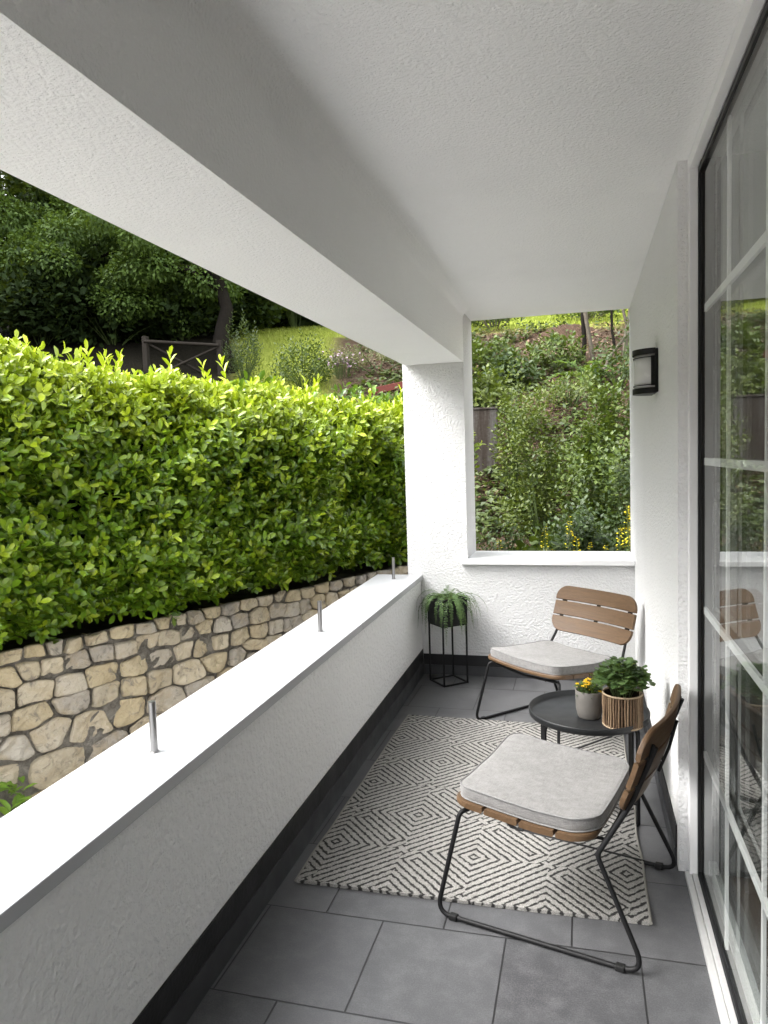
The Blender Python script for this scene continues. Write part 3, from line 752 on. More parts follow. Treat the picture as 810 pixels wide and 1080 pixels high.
def fronds(count, base_r, z0, lmin, lmax, width, up, droop, seg, nl, seed):
    g = np.random.default_rng(seed); P, D, U, L = [], [], [], []; spines = []
    for k in range(count):
        a = 2.4 * k + g.uniform(-.3, .3); ln = g.uniform(lmin, lmax); el = g.uniform(*up); dv = np.array([math.cos(a), math.sin(a)])
        p = np.array([dv[0] * base_r * g.uniform(.2, 1), dv[1] * base_r * g.uniform(.2, 1), z0]); pts = [p.copy()]; e = el; dr = droop * g.uniform(.7, 1.3)
        for j in range(seg):
            d = np.array([dv[0] * math.cos(e), dv[1] * math.cos(e), math.sin(e)]); p = p + d * ln / seg; pts.append(p.copy()); e -= dr / seg * (1.4 - .6 * j / seg); e = max(e, -1.5)
        spines.append(pts); sd = np.array([-dv[1], dv[0], 0])
        for j in range(nl):
            t = (j + .5) / nl; f = t * seg; i = min(int(f), seg - 1); q = pts[i] * (1 - f + i) + pts[i + 1] * (f - i); tg = pts[i + 1] - pts[i]; tg = tg / np.linalg.norm(tg)
            w = width * math.sin(math.pi * min(1, .12 + .88 * t)) ** .6
            for s in (-1, 1):
                P.append(q); D.append(tg * .55 + sd * s + g.normal(size=3) * .18); U.append(np.cross(tg, sd) * -1 + g.normal(size=3) * .2); L.append(w * g.uniform(.7, 1.1))
    return np.array(P), np.array(D), np.array(U), np.array(L), spines
P, D, U, L, sp = fronds(56, .07, .148, .15, .37, .020, (.35, 1.3), 2.9, 10, 34, 3)
leaf_mesh('fronds', [(P, D, U, L, .30, NEEDLE)], M['potfern'], pb)
b = MB()
for s in sp: b.tube(s, [.0014 * (1 - .7 * i / len(s)) for i in range(len(s))], 4, caps=False)
b.build('stems', M['potfern'], pb)
b = MB(); b.box((-q + .005, -q + .005, .1405), (q - .005, q - .005, .146)); b.build('soil', M['soil'], pb)

# ================================================================== STONE WALL
sw = empty('stone_wall', tuple(W0), 0, 'old rubble stone retaining wall in beige and grey under the laurel hedge', 'stone wall')
def clip(poly, px, py, nx, ny):
    out = []; n = len(poly)
    for i in range(n):
        a, c = poly[i], poly[(i + 1) % n]; da = (a[0] - px) * nx + (a[1] - py) * ny; dc = (c[0] - px) * nx + (c[1] - py) * ny
        if da <= 0: out.append(a)
        if da * dc < 0: t = da / (da - dc); out.append((a[0] + (c[0] - a[0]) * t, a[1] + (c[1] - a[1]) * t))
    return out
def stones():
    g = np.random.default_rng(4); t0, t1 = -3.0, 4.1; seeds = []; z = -.62
    rows = [.15, .24, .21, .145, .13, .12, .105, .09, .08]; zz = z
    for h in rows:
        t = t0 + g.uniform(-.2, 0)
        while t < t1:
            w = h * g.uniform(.95, 2.0); k = g.uniform()
            if k < .16 and h > .12:
                seeds.append((t + w * .4, zz + h * .24, 0)); seeds.append((t + w * .5, zz + h * .76, 0)); w *= .85
            else: seeds.append((t + w / 2, zz + h * g.uniform(.38, .62), 0))
            t += w
        zz += h
    top = .56; P = np.array(seeds); an = 1.8; b = MB(); wv = Wav(31, 16.); wv2 = Wav(32, 55.); wl_ = Wav(33, 4.)
    for i, (cx, cz, _) in enumerate(seeds):
        d = np.hypot((P[:, 0] - cx), (P[:, 1] - cz) * an); idx = np.argsort(d)[1:22]
        poly = [(cx - .45, cz - .3), (cx + .45, cz - .3), (cx + .45, min(cz + .3, top)), (cx - .45, min(cz + .3, top))]
        for j in idx:
            ox_, oz = P[j, 0], P[j, 1]; mx, mz = (cx + ox_) / 2, (cz + oz) / 2; nx, nz_ = (ox_ - cx), (oz - cz) * an * an
            l = math.hypot(nx, nz_); poly = clip(poly, mx, mz, nx / l, nz_ / l)
            if len(poly) < 3: break
        if len(poly) < 3: continue
        c = np.array(poly).mean(0); gap = g.uniform(.003, .012)
        Q = []
        for p in poly:
            v = np.array(p) - c; l = np.linalg.norm(v); Q.append(c + v * max(.3, 1 - gap / max(l, .01) * 1.3))
        for it in range(2):
            fr = .07 if it == 0 else .22; Q2 = []
            for k in range(len(Q)):
                a, e = Q[k], Q[(k + 1) % len(Q)]; Q2 += [a * (1 - fr) + e * fr, a * fr + e * (1 - fr)]
            Q = Q2
        Q = np.array(Q); n = 30; per = np.concatenate([[0], np.cumsum(np.linalg.norm(np.roll(Q, -1, 0) - Q, axis=1))]); s = np.linspace(0, per[-1], n, endpoint=False)
        Qc = np.vstack([Q, Q[:1]]); ring = np.stack([np.interp(s, per, Qc[:, 0]), np.interp(s, per, Qc[:, 1])], 1)
        bulge = g.uniform(.012, .04); tilt = g.normal(size=2) * .12; V = []; levels = [(1.0, -.06), (1.0, .35), (.985, .72), (.93, .9), (.75, .97), (.48, 1.0), (.2, 1.0)]
        for k, dp in levels:
            q = c + (ring - c) * k; dep = bulge * dp + (q - c) @ tilt * (1 if dp > 0 else 0) * .5
            w3 = np.stack([q[:, 0], dep * 0 + i * 3.1, q[:, 1]], 1)
            dep = dep + (wv(w3) * .018 + wv2(w3) * .009) * (1 if dp > .5 else .4)
            q = q + np.stack([wv(w3 + 7), wv(w3 + 13)], 1) * .007
            bat = (.56 - q[:, 1]) * .07 - .03
            W = TD[None, :] * q[:, 0:1] + TN[None, :] * (dep + bat)[:, None]; W[:, 2] = q[:, 1]; V += W.tolist()
        F = []
        for l in range(len(levels) - 1):
            for k in range(n): F.append((l * n + k, l * n + (k + 1) % n, (l + 1) * n + (k + 1) % n, (l + 1) * n + k))
        F.append(tuple((len(levels) - 1) * n + k for k in range(n))); b.add(V, F, True)
    b.build('stones', M['stone'], sw)
    # mortar bed behind the stones
    ts = np.linspace(-3.1, 4.15, 240); zs = np.linspace(-.65, .55, 44); V = []; F = []
    for z in zs:
        for t in ts:
            w3 = np.array([[t, 0, z]]); dep = -.034 + .010 * wv(w3)[0] + .003 * wl_(w3)[0] + .005 * wv2(w3)[0] + (.56 - z) * .07; p = TD * t + TN * dep; V.append((p[0], p[1], z))
    m_ = len(ts)
    for j in range(len(zs) - 1):
        for i in range(m_ - 1): F.append((j * m_ + i, j * m_ + i + 1, (j + 1) * m_ + i + 1, (j + 1) * m_ + i))
    o = len(V); back = [tuple(TD * t + TN * -.35)[:2] for t in (ts[0], ts[-1])]
    V += [(back[0][0], back[0][1], .55), (back[1][0], back[1][1], .55)]; tl = (len(zs) - 1) * m_
    F.append(tuple([o, o + 1] + [tl + i for i in range(m_ - 1, -1, -1)]))
    b = MB(); b.add(V, F, True); b.build('mortar', M['mortar'], sw)
stones()
wd = empty('weed', tuple(W0 + TD * -.02 + TN * .13 + np.array([0, 0, -.27])), 0, 'small bright green weed growing at the foot of the stone wall', 'weed')
n = 34; a = rng.uniform(0, 6.28, n); P = np.zeros((n, 3)); P[:, 2] = rng.uniform(.0, .16, n); P[:, :2] = rng.normal(size=(n, 2)) * .03
leaf_mesh('leaves', [(P, np.stack([np.cos(a), np.sin(a), rng.uniform(0, 1.2, n)], 1), np.tile([0, 0, 1.], (n, 1)), rng.uniform(.05, .11, n), .36, LAUREL)], M['weedleaf'], wd)

# ================================================================== HEDGE
hg = empty('hedge', tuple(W0 + np.array([0, 0, .56])), 0, 'clipped cherry laurel hedge with lime green new shoots above the stone wall', 'hedge')
def hedge():
    g = rng; t0, t1, top, dep = -3.4, 4.2, 1.53, 1.15; wv = Wav(41, 2.6); wv2 = Wav(42, 6.5)
    def P_(t, d, z): # d: depth behind front
        return TD[None] * t[:, None] + TN[None] * (-d)[:, None] + np.array([0, 0, 1.])[None] * z[:, None]
    def toph(t): return top + .10 * np.clip(.4 - t, 0, .6) - .06 * np.clip((t + .6) / .8, 0, 1) - .062 * np.clip(t - .2, 0, 9) + .045 * np.sin(t * 5.1 + 1) * np.sin(t * 2.3)
    def front(t, z):
        q = np.stack([t, z * 1.2, 0 * t], 1); f = -.10 + .085 * wv(q) + .075 * wv2(q) + .05 * Wav(43, 13.)(q)
        f = f + .16 * np.clip((.28 - z) / .28, 0, 1) ** 1.5 + .17 * np.clip((z - toph(t) + .28) / .28, 0, 1) ** 2
        return f
    sets = []
    n = 9600; t = g.uniform(t0, t1, n); z = g.uniform(.015, 1, n) ** .95 * toph(t); d = front(t, z) + g.uniform(-.02, .13, n) ** 1
    D = TN[None] * .62 + np.array([0, 0, .75])[None] + g.normal(size=(n, 3)) * .42
    y = np.clip(.02 + .55 * np.clip((z / toph(t) - .62) / .38, 0, 1) ** 1.5 + (g.uniform(size=n) < .2) * .3, 0, 1)
    sets.append(shoots(P_(t, d, z), D, g.uniform(.07, .17, n), 8, .067, .47, LAUREL, y, tipy=.36))
    n = 4600; t = g.uniform(t0, t1, n); dd = g.uniform(0, dep, n); q = np.stack([t, dd, 0 * t + 5], 1); z = toph(t) - .05 + .05 * wv2(q) - .12 * np.clip((.15 - dd) / .15, 0, 1) ** 2; d = dd - .02
    D = np.array([0, 0, 1.])[None] + g.normal(size=(n, 3)) * .33
    sets.append(shoots(P_(t, d, z), D, g.uniform(.06, .15, n), 9, .066, .44, LAUREL, np.clip(g.normal(.78, .16, n), 0, 1), (1.1, .35)))
    n = 70; t = g.uniform(t0, t1, n); d = g.uniform(-.02, dep * .7, n); z = toph(t) - .0
    sets.append(shoots(P_(t, d, z), np.array([0, 0, 1.])[None] + g.normal(size=(n, 3)) * .22, g.uniform(.14, .27, n), 9, .085, .33, LAUREL, .92, (.95, .28)))
    n = 700; z = g.uniform(0, 1.45, n); d = g.uniform(-.05, dep, n); t = t1 + g.uniform(-.1, .08, n)
    sets.append(shoots(P_(t, d, z), TD[None] * .6 + np.array([0, 0, .7])[None] + g.normal(size=(n, 3)) * .4, .14, 8, .085, .4, LAUREL, .1))
    n = 1500; t = g.uniform(t0, t1, n); z = g.uniform(.0, 1.45, n); d = front(t, z) + g.uniform(.14, .34, n)
    sets.append(shoots(P_(t, d, z), TN[None] * .5 + np.array([0, 0, .6])[None] + g.normal(size=(n, 3)) * .6, .15, 6, .09, .42, LAUREL, 0.))
    leaf_mesh('foliage', sets, M['laurel'], hg)
    # twiggy inner mass
    ts = np.linspace(t0, t1, 90); b = MB(); V = []; F = []; prof = [(.42, .02), (.36, .25), (.34, .6), (.34, 1.0), (.40, 1.25), (.55, 1.36), (.9, 1.36), (1.12, 1.2), (1.15, .02)]; k = len(prof)
    for i, t in enumerate(ts):
        for j, (d, z) in enumerate(prof):
            q = np.array([[t, z, d]]); p = TD * t - TN * (d + .05 * wv2(q)[0]); V.append((p[0], p[1], z - .03 * wv(q)[0] if j not in (0, k - 1) else z))
    for i in range(len(ts) - 1):
        for j in range(k - 1): F.append((i * k + j, i * k + j + 1, (i + 1) * k + j + 1, (i + 1) * k + j))
    F += [tuple(range(k)), tuple(reversed([(len(ts) - 1) * k + j for j in range(k)]))]
    b.add(V, F, True); b.build('twigs', M['core'], hg)
    b = MB()
    for i in range(34):
        t = -3.2 + i * .22 + random.uniform(-.06, .06); pts = []
        for j in range(5): p = TD * (t + .05 * math.sin(j + i)) - TN * (.33 - .06 * j + .03 * math.sin(i * 3 + j)); pts.append((p[0], p[1], j * .2))
        b.tube(pts, [.016, .014, .011, .009, .006], 6)
    b.build('stems', M['bark'], hg)
hedge()

# ================================================================== TREES AND PLANTS
def crown_leaves(centers, radii, per, L, W, tmpl, flat=.7, upb=.5):
    Ps, Ds, Us, Ls = [], [], [], []
    for c, r in zip(centers, radii):
        n = int(per * (r / np.mean(radii)) ** 2) + 4; d = rnd_dir(n); rad = r * rng.uniform(.25, 1, n) ** .55
        p = np.array(c)[None] + d * rad[:, None] * np.array([1, 1, flat])[None]
        Ps.append(p); dd = d + rnd_dir(n) * .8; dd[:, 2] -= .25; Ds.append(dd); Us.append(np.array([0, 0, upb])[None] + d * .6 + rnd_dir(n) * .5); Ls.append(L * rng.uniform(.7, 1.3, n))
    return (np.concatenate(Ps), np.concatenate(Ds), np.concatenate(Us), np.concatenate(Ls), W, tmpl)
def tree(name, label, x, y, h, tr, crown, nclump, rc, per, L, mat, cat='tree', group=None, tmpl=OVAL, bark='bark', lean=(0, 0), limbs=14, seed=0, W=.6, cz=.0):
    """crown: (centre dx,dy,z ; radii) ellipsoid filled with leaf clumps"""
    g = np.random.default_rng(seed + 77); z0 = float(terr(x, y)) - .1
    t = empty(name, (x, y, z0), 0, label, cat, group)
    th = crown[2] + crown[5] * .3; b = MB(); N = 9
    pts = [(lean[0] * (i / N) + .06 * math.sin(i * 1.7 + seed), lean[1] * (i / N) + .06 * math.cos(i * 1.3 + seed), th * i / N) for i in range(N + 1)]
    b.tube(pts, [tr * (1.25 if i == 0 else 1) * (1 - .72 * i / N) for i in range(N + 1)], 10)
    C = []; Rd = []
    while len(C) < nclump:
        d = g.normal(size=3); d /= np.linalg.norm(d); rr = g.uniform(.2, 1) ** .45; p = np.array(crown[:3]) + d * rr * np.array(crown[3:6]); p += g.normal(size=3) * .12 * np.array(crown[3:6])
        C.append(p); Rd.append(rc * g.uniform(.6, 1.35))
    for i in range(min(limbs, nclump)):
        c = C[i]; s = g.uniform(.62, .95); a = np.array(pts[int(s * N)]); m = (a + c) / 2 + np.array([0, 0, .12 * np.linalg.norm(c - a)])
        b.tube([tuple(a), tuple(m), tuple(c)], [tr * .32, tr * .2, tr * .05], 7)
    b.build('trunk', M[bark], t)
    leaf_mesh('crown', [crown_leaves(C, Rd, per, L, W, tmpl)], mat, t); return t

tree('oak_tree', 'broad green deciduous tree whose low boughs sweep over the dark wooden fence', -6.95, 13.7, 9, .19, (-3.0, .6, 2.55, 3.4, 1.9, 1.35), 105, .5, 700, .085, M['oak'], limbs=22, seed=1, group=None)
tree('lime_tree', 'taller deciduous tree rising behind the low boughs, edged by a patch of sky', -10.55, 15.0, 12, .22, (0, 0, 4.9, 2.3, 2.2, 2.5), 100, .52, 620, .088, M['oak'], limbs=16, seed=2)
WSH = []
WL = ['dark dense tree of the wood behind the lawn and fence']
woods = [(-10.5, 19.5, 9), (-7.6, 20.5, 8), (-6.0, 21.8, 8.5), (-12.5, 23, 12), (-8.8, 24.5, 11), (-4.2, 23.5, 8), (-16.5, 21, 11), (-5.2, 27, 10), (-15.6, 11.6, 10), (-17.2, 8.6, 10), (-15.2, 6.0, 9), (-19.5, 13.4, 11), (-16.5, 3.0, 9)]
for i, (x, y, h) in enumerate(woods):
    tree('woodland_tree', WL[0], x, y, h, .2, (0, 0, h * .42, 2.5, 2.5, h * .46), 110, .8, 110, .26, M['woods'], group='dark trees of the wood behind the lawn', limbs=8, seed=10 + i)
for i, (x, y, w_, h) in enumerate([(-11.3, 16.8, 1.6, 3.4), (-9.2, 18.2, 1.6, 3.2), (-7.3, 18.6, 1.5, 2.9), (-13.2, 15.0, 1.6, 3.4), (-5.6, 19.8, 1.5, 2.3), (-4.2, 20.5, 1.3, 1.8), (-9.7, 14.0, 1.1, 1.7), (-8.5, 14.7, 1.1, 1.6), (-10.9, 13.2, 1.1, 1.8), (-7.7, 15.6, 1.0, 1.5), (-12.6, 10.8, 1.3, 1.9), (-13.4, 8.4, 1.4, 2.1), (-13.2, 5.6, 1.4, 2.0)]):
    WSH.append((x, y, w_, h))
# wooden fence with cross braces
def fence():
    B = np.array([-6.93, 13.45]); A = B + (np.array([-9.9, 11.9]) - B) * .42; f = empty('wooden_fence', (A[0], A[1], 0), 0, 'dark weathered timber fence with diagonal cross braces under the tree', 'fence')
    n = 1; tops = []
    for i in range(n + 1):
        p = A + (B - A) * i / n; z = float(terr(p[0], p[1])) - .32; tops.append((p[0] - A[0], p[1] - A[1], z)); b = MB(); b.box((p[0] - A[0] - .05, p[1] - A[1] - .05, z - .3), (p[0] - A[0] + .05, p[1] - A[1] + .05, z + .98), .008); b.build('post', M['fence'], f)
    for i in range(n):
        a, c = Vector(tops[i]), Vector(tops[i + 1])
        for h0, h1, nm in ((.88, .88, 'rail'), (.12, .12, 'rail'), (.14, .86, 'brace'), (.86, .14, 'brace')):
            b = MB(); off = Vector((0, -.055 if nm == 'rail' else (-.03 if h0 < h1 else .03), 0)); b.tube([a + Vector((0, 0, h0)) + off, c + Vector((0, 0, h1)) + off], .033 if nm == 'rail' else .024, 6); b.build(nm, M['fence'], f)
fence()
for i, (x, y, h) in enumerate([(-9.72, 10.95, .42), (-9.45, 11.1, .33)]):
    z = float(terr(x, y)); b = MB(); b.lathe([(0, 0), (.10, 0), (.085, h * .5), (.06, h * .7), (.085, h * .8), (.06, h * .95), (0, h)], 14); o = b.build('garden_ornament', M['ornament'], None, (x, y, z - .02))
    tag(o, ['taller of two pale stone ornaments just showing over the hedge top', 'shorter of two pale stone ornaments just showing over the hedge top'][i], 'ornament')

def shrub(name, label, x, y, w, h, nst, k, L, mat, cat='shrub', W=.5, tmpl=OVAL, seed=0, group=None, up=.5, d=None, lift=0., zoff=0., stem='stem'):
    """many leafy stems rising from one foot"""
    g = np.random.default_rng(seed + 300); z0 = float(terr(x, y)) - .05 + zoff; t = empty(name, (x, y, z0), 0, label, cat, group); d = d or w
    a = g.uniform(0, 6.28, nst); r = np.sqrt(g.uniform(0, 1, nst)); tip = np.stack([w * r * np.cos(a), d * r * np.sin(a), h * (1 - .55 * r ** 2.2) * g.uniform(.35, 1.05, nst)], 1)
    wv = Wav(seed + 500, 3. / max(w, .3))
    if nst > 250:
        nl = 16; ci = g.integers(0, nst, nl); lump = tip[ci]; wi = g.integers(0, nl, nst); kk = g.uniform(size=nst) < .85
        q = lump[wi] + g.normal(size=(nst, 3)) * np.array([.15 * w, .15 * d, .075 * h])[None]; tip = np.where(kk[:, None], q, tip); tip[:, 2] = np.maximum(tip[:, 2], .05)
    tip *= (1 + .16 * wv(tip))[:, None]
    dirs = nz(tip * np.array([1, 1, .6])[None]) * (1 - up) + np.array([0, 0, up])[None] + g.normal(size=(nst, 3)) * .28
    ln = np.minimum(.30 * h + .1, g.uniform(.25, .55, nst) * max(h, .4))
    s = shoots(tip - nz(dirs) * ln[:, None] * .6, dirs, ln, k, L, W, tmpl, 0., (1.35, .6), lift)
    leaf_mesh('foliage', [s], mat, t, smooth=False)
    b = MB()
    for i in range(0, nst, max(1, nst // 14)):
        q = tip[i]; b.tube([(q[0] * .08, q[1] * .08, -.05), (q[0] * .5, q[1] * .5, q[2] * .55), tuple(q)], [.014, .010, .004], 5)
    b.build('stems', M[stem], t); return t
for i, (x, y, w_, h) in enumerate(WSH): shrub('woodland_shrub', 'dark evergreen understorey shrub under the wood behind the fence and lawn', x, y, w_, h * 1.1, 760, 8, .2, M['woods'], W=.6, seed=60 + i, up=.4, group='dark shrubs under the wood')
# on the lawn, seen over the hedge
shrub('upright_shrub', 'narrow grey green shrub of upright shoots on the lawn beside the fence', -6.3, 13.2, .36, 1.25, 110, 12, .085, M['bushD'], W=.26, up=.9, seed=1)
shrub('rounded_shrub', 'rounded leafy green shrub standing alone on the bright lawn', -5.05, 13.1, .62, .95, 240, 9, .075, M['bushA'], seed=2, up=.6)
shrub('flowering_shrub', 'low brownish green shrub dotted with mauve flower heads by the red board', -3.95, 14.4, .95, .55, 330, 9, .055, M['flowerbed'], seed=3, up=.6)
shrub('heath_plant', 'dull olive low plant behind the red board', -2.75, 14.2, .8, .6, 280, 9, .06, M['bushD'], seed=4, up=.6, cat='plant')
fl = empty('mauve_flowers', (-4.55, 13.9, float(terr(-4.55, 13.9))), 0, 'small patch of mauve flowers at the lawn edge in front of the brownish shrub', 'flowers')
n = 130; P = rng.normal(size=(n, 3)) * np.array([.16, .16, .08]) + np.array([0, 0, .33]); leaf_mesh('blossoms', [(P, rnd_dir(n), np.tile([0, 0, 1.], (n, 1)) + rnd_dir(n) * .4, .07, .8, OVAL)], M['mauve'], fl)
b = MB()
for i in range(0, n, 4): b.tube([(P[i, 0] * .6, P[i, 1] * .6, -.05), tuple(P[i])], .005, 5)
b.build('stems', M['stem'], fl)
rb = empty('bed_edging', (-3.75, 13.05, 0), 0, 'red painted timber board edging a raised bed at the foot of the slope', 'edging')
A, Bp = Vector((0, 0, 2.66)), Vector((1.6, .55, 2.98))
b = MB(); ang = math.atan2(.55, 1.6); L_ = math.hypot(1.6, .55); rot = (Matrix.Rotation(ang, 3, 'Z') @ Matrix.Rotation(-math.atan2(.32, L_), 3, 'Y')); m_ = (A + Bp) / 2
b.box((m_.x - L_ / 2, m_.y - .08, m_.z - .02), (m_.x + L_ / 2, m_.y + .08, m_.z + .10), .006, rot=rot); b.build('board', M['redwood'], rb)
for s in (.12, .5, .88):
    p = A.lerp(Bp, s); b = MB(); b.box((p.x - .04, p.y - .02, p.z - .6), (p.x + .04, p.y + .06, p.z - .03), .004); b.build('stake', M['fence'], rb)

# retaining panel on the slope
cp = empty('retaining_wall', (-2.15, 10.62, 0), R(4), 'stained brown and grey concrete retaining wall set into the overgrown slope', 'retaining wall')
b = MB(); b.box((-1.2, -.06, .3), (.98, .06, 2.14), .01); b.build('panel', M['panel'], cp)
b = MB(); b.box((-1.21, -.075, 2.141), (.99, .075, 2.17), .006); b.build('coping', M['panel'], cp)

HB = [
 (-.93, 10.3, .26, 1.7, 130, 9, .07, 'bushC', .6, OVAL, 'climbing_shrub', 'loose leafy shrub spilling over the end of the stained retaining wall', 'shrub'), # x, y, w, h, stems, k, L, mat, W, tmpl, name, label, cat
 (.30, 9.0, .62, 1.95, 560, 10, .075, 'bushA', .62, OVAL, 'hazel_bush', 'tallest bush on the slope, arching layered yellow green leaves over a dark hollow', 'bush'),
 (-.48, 9.2, .5, 1.5, 460, 10, .062, 'bushC', .55, OVAL, 'elder_bush', 'fresh pale green bush spreading beside the stained retaining wall', 'bush'),
 (.02, 8.0, .62, .95, 420, 9, .07, 'bushB', .6, OVAL, 'bramble_bush', 'deep green leafy bush low in the middle of the opening', 'bush'),
 (.52, 8.35, .45, 1.35, 380, 9, .06, 'bushB', .5, OVAL, 'privet_bush', 'dense dark small leaved bush against the side wall edge of the opening', 'bush'),
 (-.92, 7.9, .42, .78, 330, 9, .055, 'bushB', .5, OVAL, 'laurel_bush', 'dark shaded bush low beside the white pier under the retaining wall', 'bush'),
 (-.42, 7.75, .42, .72, 150, 8, .11, 'bushA', .8, LOBED, 'broad_leaved_plant', 'light green plant with broad flat leaves low in the opening', 'plant'),
 (-1.72, 14.3, .55, .75, 90, 8, .13, 'bushA', .6, OVAL, 'bank_shrub', 'bright leafy shrub on the bare brown bank high beside the pier', 'shrub'),
 (-1.2, 13.4, .5, .7, 90, 8, .12, 'bushB', .65, OVAL, 'bank_shrub', 'dark broad leaved shrub below the brown bare patch of the bank', 'shrub'),
 (-.45, 14.3, .55, .7, 100, 8, .11, 'bushA', .6, OVAL, 'bank_shrub', 'green shrub in the middle of the bank under the earth mound', 'shrub'),
 (-1.62, 12.3, .5, .7, 90, 8, .12, 'bushC', .55, OVAL, 'bank_shrub', 'pale shrub growing directly above the stained retaining wall', 'shrub'),
 (-.95, 11.6, .5, .65, 100, 8, .09, 'bushC', .55, OVAL, 'bank_shrub', 'yellowish low shrub on the slope behind the fresh pale green bush', 'shrub'),
 (-.2, 12.3, .6, .55, 110, 8, .085, 'bushC', .55, OVAL, 'bank_shrub', 'yellow green low shrub on the slope behind the tallest bush', 'shrub'),
 (.62, 13.0, .6, .9, 110, 8, .09, 'bushB', .55, OVAL, 'bank_shrub', 'dark shrub beside the green fern at the side wall edge', 'shrub'),
 (-1.95, 17.5, .7, 1.0, 100, 8, .12, 'bushB', .5, OVAL, 'crest_bush', 'dark bush with pale stems at the top of the bank beside the pier', 'bush'),
 (1.3, 17.2, 1.1, 1.8, 170, 8, .13, 'bushB', .5, OVAL, 'crest_bush', 'tall dark bush behind the thin bare trunks at the slope crest', 'bush'),
 (.15, 18.2, .8, .9, 110, 8, .12, 'bushA', .5, OVAL, 'crest_bush', 'green bush on the lawn edge behind the earth mound', 'bush'),
]
for i, (x, y, w, h, ns, k, L, mt, W, tm, nm, lab, cat) in enumerate(HB):
    shrub(nm, lab, x, y, w, h, ns, k, L, M[mt], cat, W, tm, seed=20 + i, group={'bank_shrub': 'shrubs scattered over the bank', 'crest_bush': 'bushes along the crest of the bank'}.get(nm), up=.55, stem='palebark' if nm == 'crest_bush' else 'stem', lift=-.1)
# thin trunks
for i, (x, y, h, lx, r, lab) in enumerate([(.02, 14.7, 3.2, .10, .045, 'straight thin bare trunk, first of the saplings from the earth mound'), (.20, 14.5, 3.2, -.28, .042, 'thickest leaning bare trunk among the thin saplings'), (.62, 15.2, 3.2, -.12, .028, 'very slender bare sapling trunk standing between thicker ones'), (.78, 14.6, 3.2, .30, .05, 'forked leaning bare trunk by the side wall edge')]):
    z0 = float(terr(x, y)) - .1; t = empty('sapling', (x, y, z0), 0, lab, 'sapling', 'thin bare saplings on the bank'); b = MB()
    b.tube([(lx * k / 7 + .03 * math.sin(k * 1.9 + i), .03 * math.cos(k * 1.5 + i), h * k / 7) for k in range(8)], [r * (1 - .5 * k / 7) for k in range(8)], 8)
    if i in (1, 3): b.tube([(lx * .2, 0, h * .2), (lx * .2 - .25, .05, h * .55), (lx * .2 - .3, .1, h * .95)], [r * .6, r * .45, r * .3], 7)
    b.build('trunk', M['palebark' if i % 2 else 'bark'], t)
    C = [np.array([lx + rng.normal() * .5, rng.normal() * .5, h + rng.uniform(-.2, 1.)]) for _ in range(9)]
    leaf_mesh('crown', [crown_leaves(C, [.35] * 9, 60, .1, .6, OVAL)], M['bushB'], t)
b = MB(); b.tube([(0, 0, -.05), (.18, .02, .35), (.52, .05, .78), (.62, .05, .95)], [.035, .03, .022, .012], 8); o = b.build('fallen_branch', M['palebark'], None, (.32, 13.6, float(terr(.32, 13.6)))); tag(o, 'pale curved dead branch leaning among the fern and saplings', 'branch')
# ferns
def fern(name, label, x, y, n, ln, mat, seed, group=None):
    t = empty(name, (x, y, float(terr(x, y)) - .03), 0, label, 'fern', group)
    P, D, U, L, sp = fronds(n, .03, .02, ln * .75, ln * 1.15, ln * .20, (.7, 1.35), 1.7, 8, 26, seed); leaf_mesh('fronds', [(P, D, U, L, .30, OVAL)], mat, t)
    b = MB()
    for s in sp: b.tube(s, .005, 4, caps=False)
    b.build('stems', M['stem'], t)
fern('fern', 'light green arching fern below the bare saplings on the bank', .12, 13.4, 13, .85, M['ferny'], 8)
fern('fern', 'dark drooping fern low beside the white pier', -.80, 7.55, 12, .62, M['bushB'], 9)
# yellow loosestrife along the foot of the opening
ly = [(-.98, 7.15, .62), (-.80, 7.25, .70), (-.62, 7.1, .64), (-.36, 7.2, .86), (-.27, 7.05, .70), (-.13, 7.25, .93), (-.06, 7.1, .80), (.06, 7.3, .66), (.20, 7.15, .70), (.33, 7.2, .84), (.40, 7.05, .92), (.45, 7.3, 1.0), (.50, 7.15, 1.05), (.52, 7.45, 1.32), (.42, 7.6, .9)]
for i, (x, y, h) in enumerate(ly):
    t = empty('loosestrife', (x, y, float(terr(x, y)) - .05), 0, 'slender yellow flowering spike among the others along the foot of the slope', 'flower', 'yellow flower spikes along the foot of the slope'); h += .22
    n = 46; z = np.linspace(.12, h * .78, n); a = np.arange(n) * 1.57 + rng.uniform(-.3, .3, n); P = np.stack([0 * z, 0 * z, z], 1) + rng.normal(size=(n, 3)) * .02
    leaf_mesh('leaves', [(P, np.stack([np.cos(a), np.sin(a), 0 * a + .35], 1), np.tile([0, 0, 1.], (n, 1)), rng.uniform(.06, .10, n), .34, OVAL)], M['bushA'], t)
    n = 70; z = rng.uniform(h * .62, h, n); a = rng.uniform(0, 6.28, n); rr = .040 * (1.15 - (z - h * .62) / (h * .38)); P = np.stack([rr * np.cos(a), rr * np.sin(a), z], 1)
    leaf_mesh('blossoms', [(P, np.stack([np.cos(a), np.sin(a), 0 * a + .3], 1), np.tile([0, 0, 1.], (n, 1)) + rnd_dir(n) * .5, .021, .9, OVAL)], M['loose'], t)
    b = MB(); b.tube([(0, 0, 0), (.01, 0, h * .5), (0, 0, h)], .005, 5); b.build('stem', M['stem'], t)
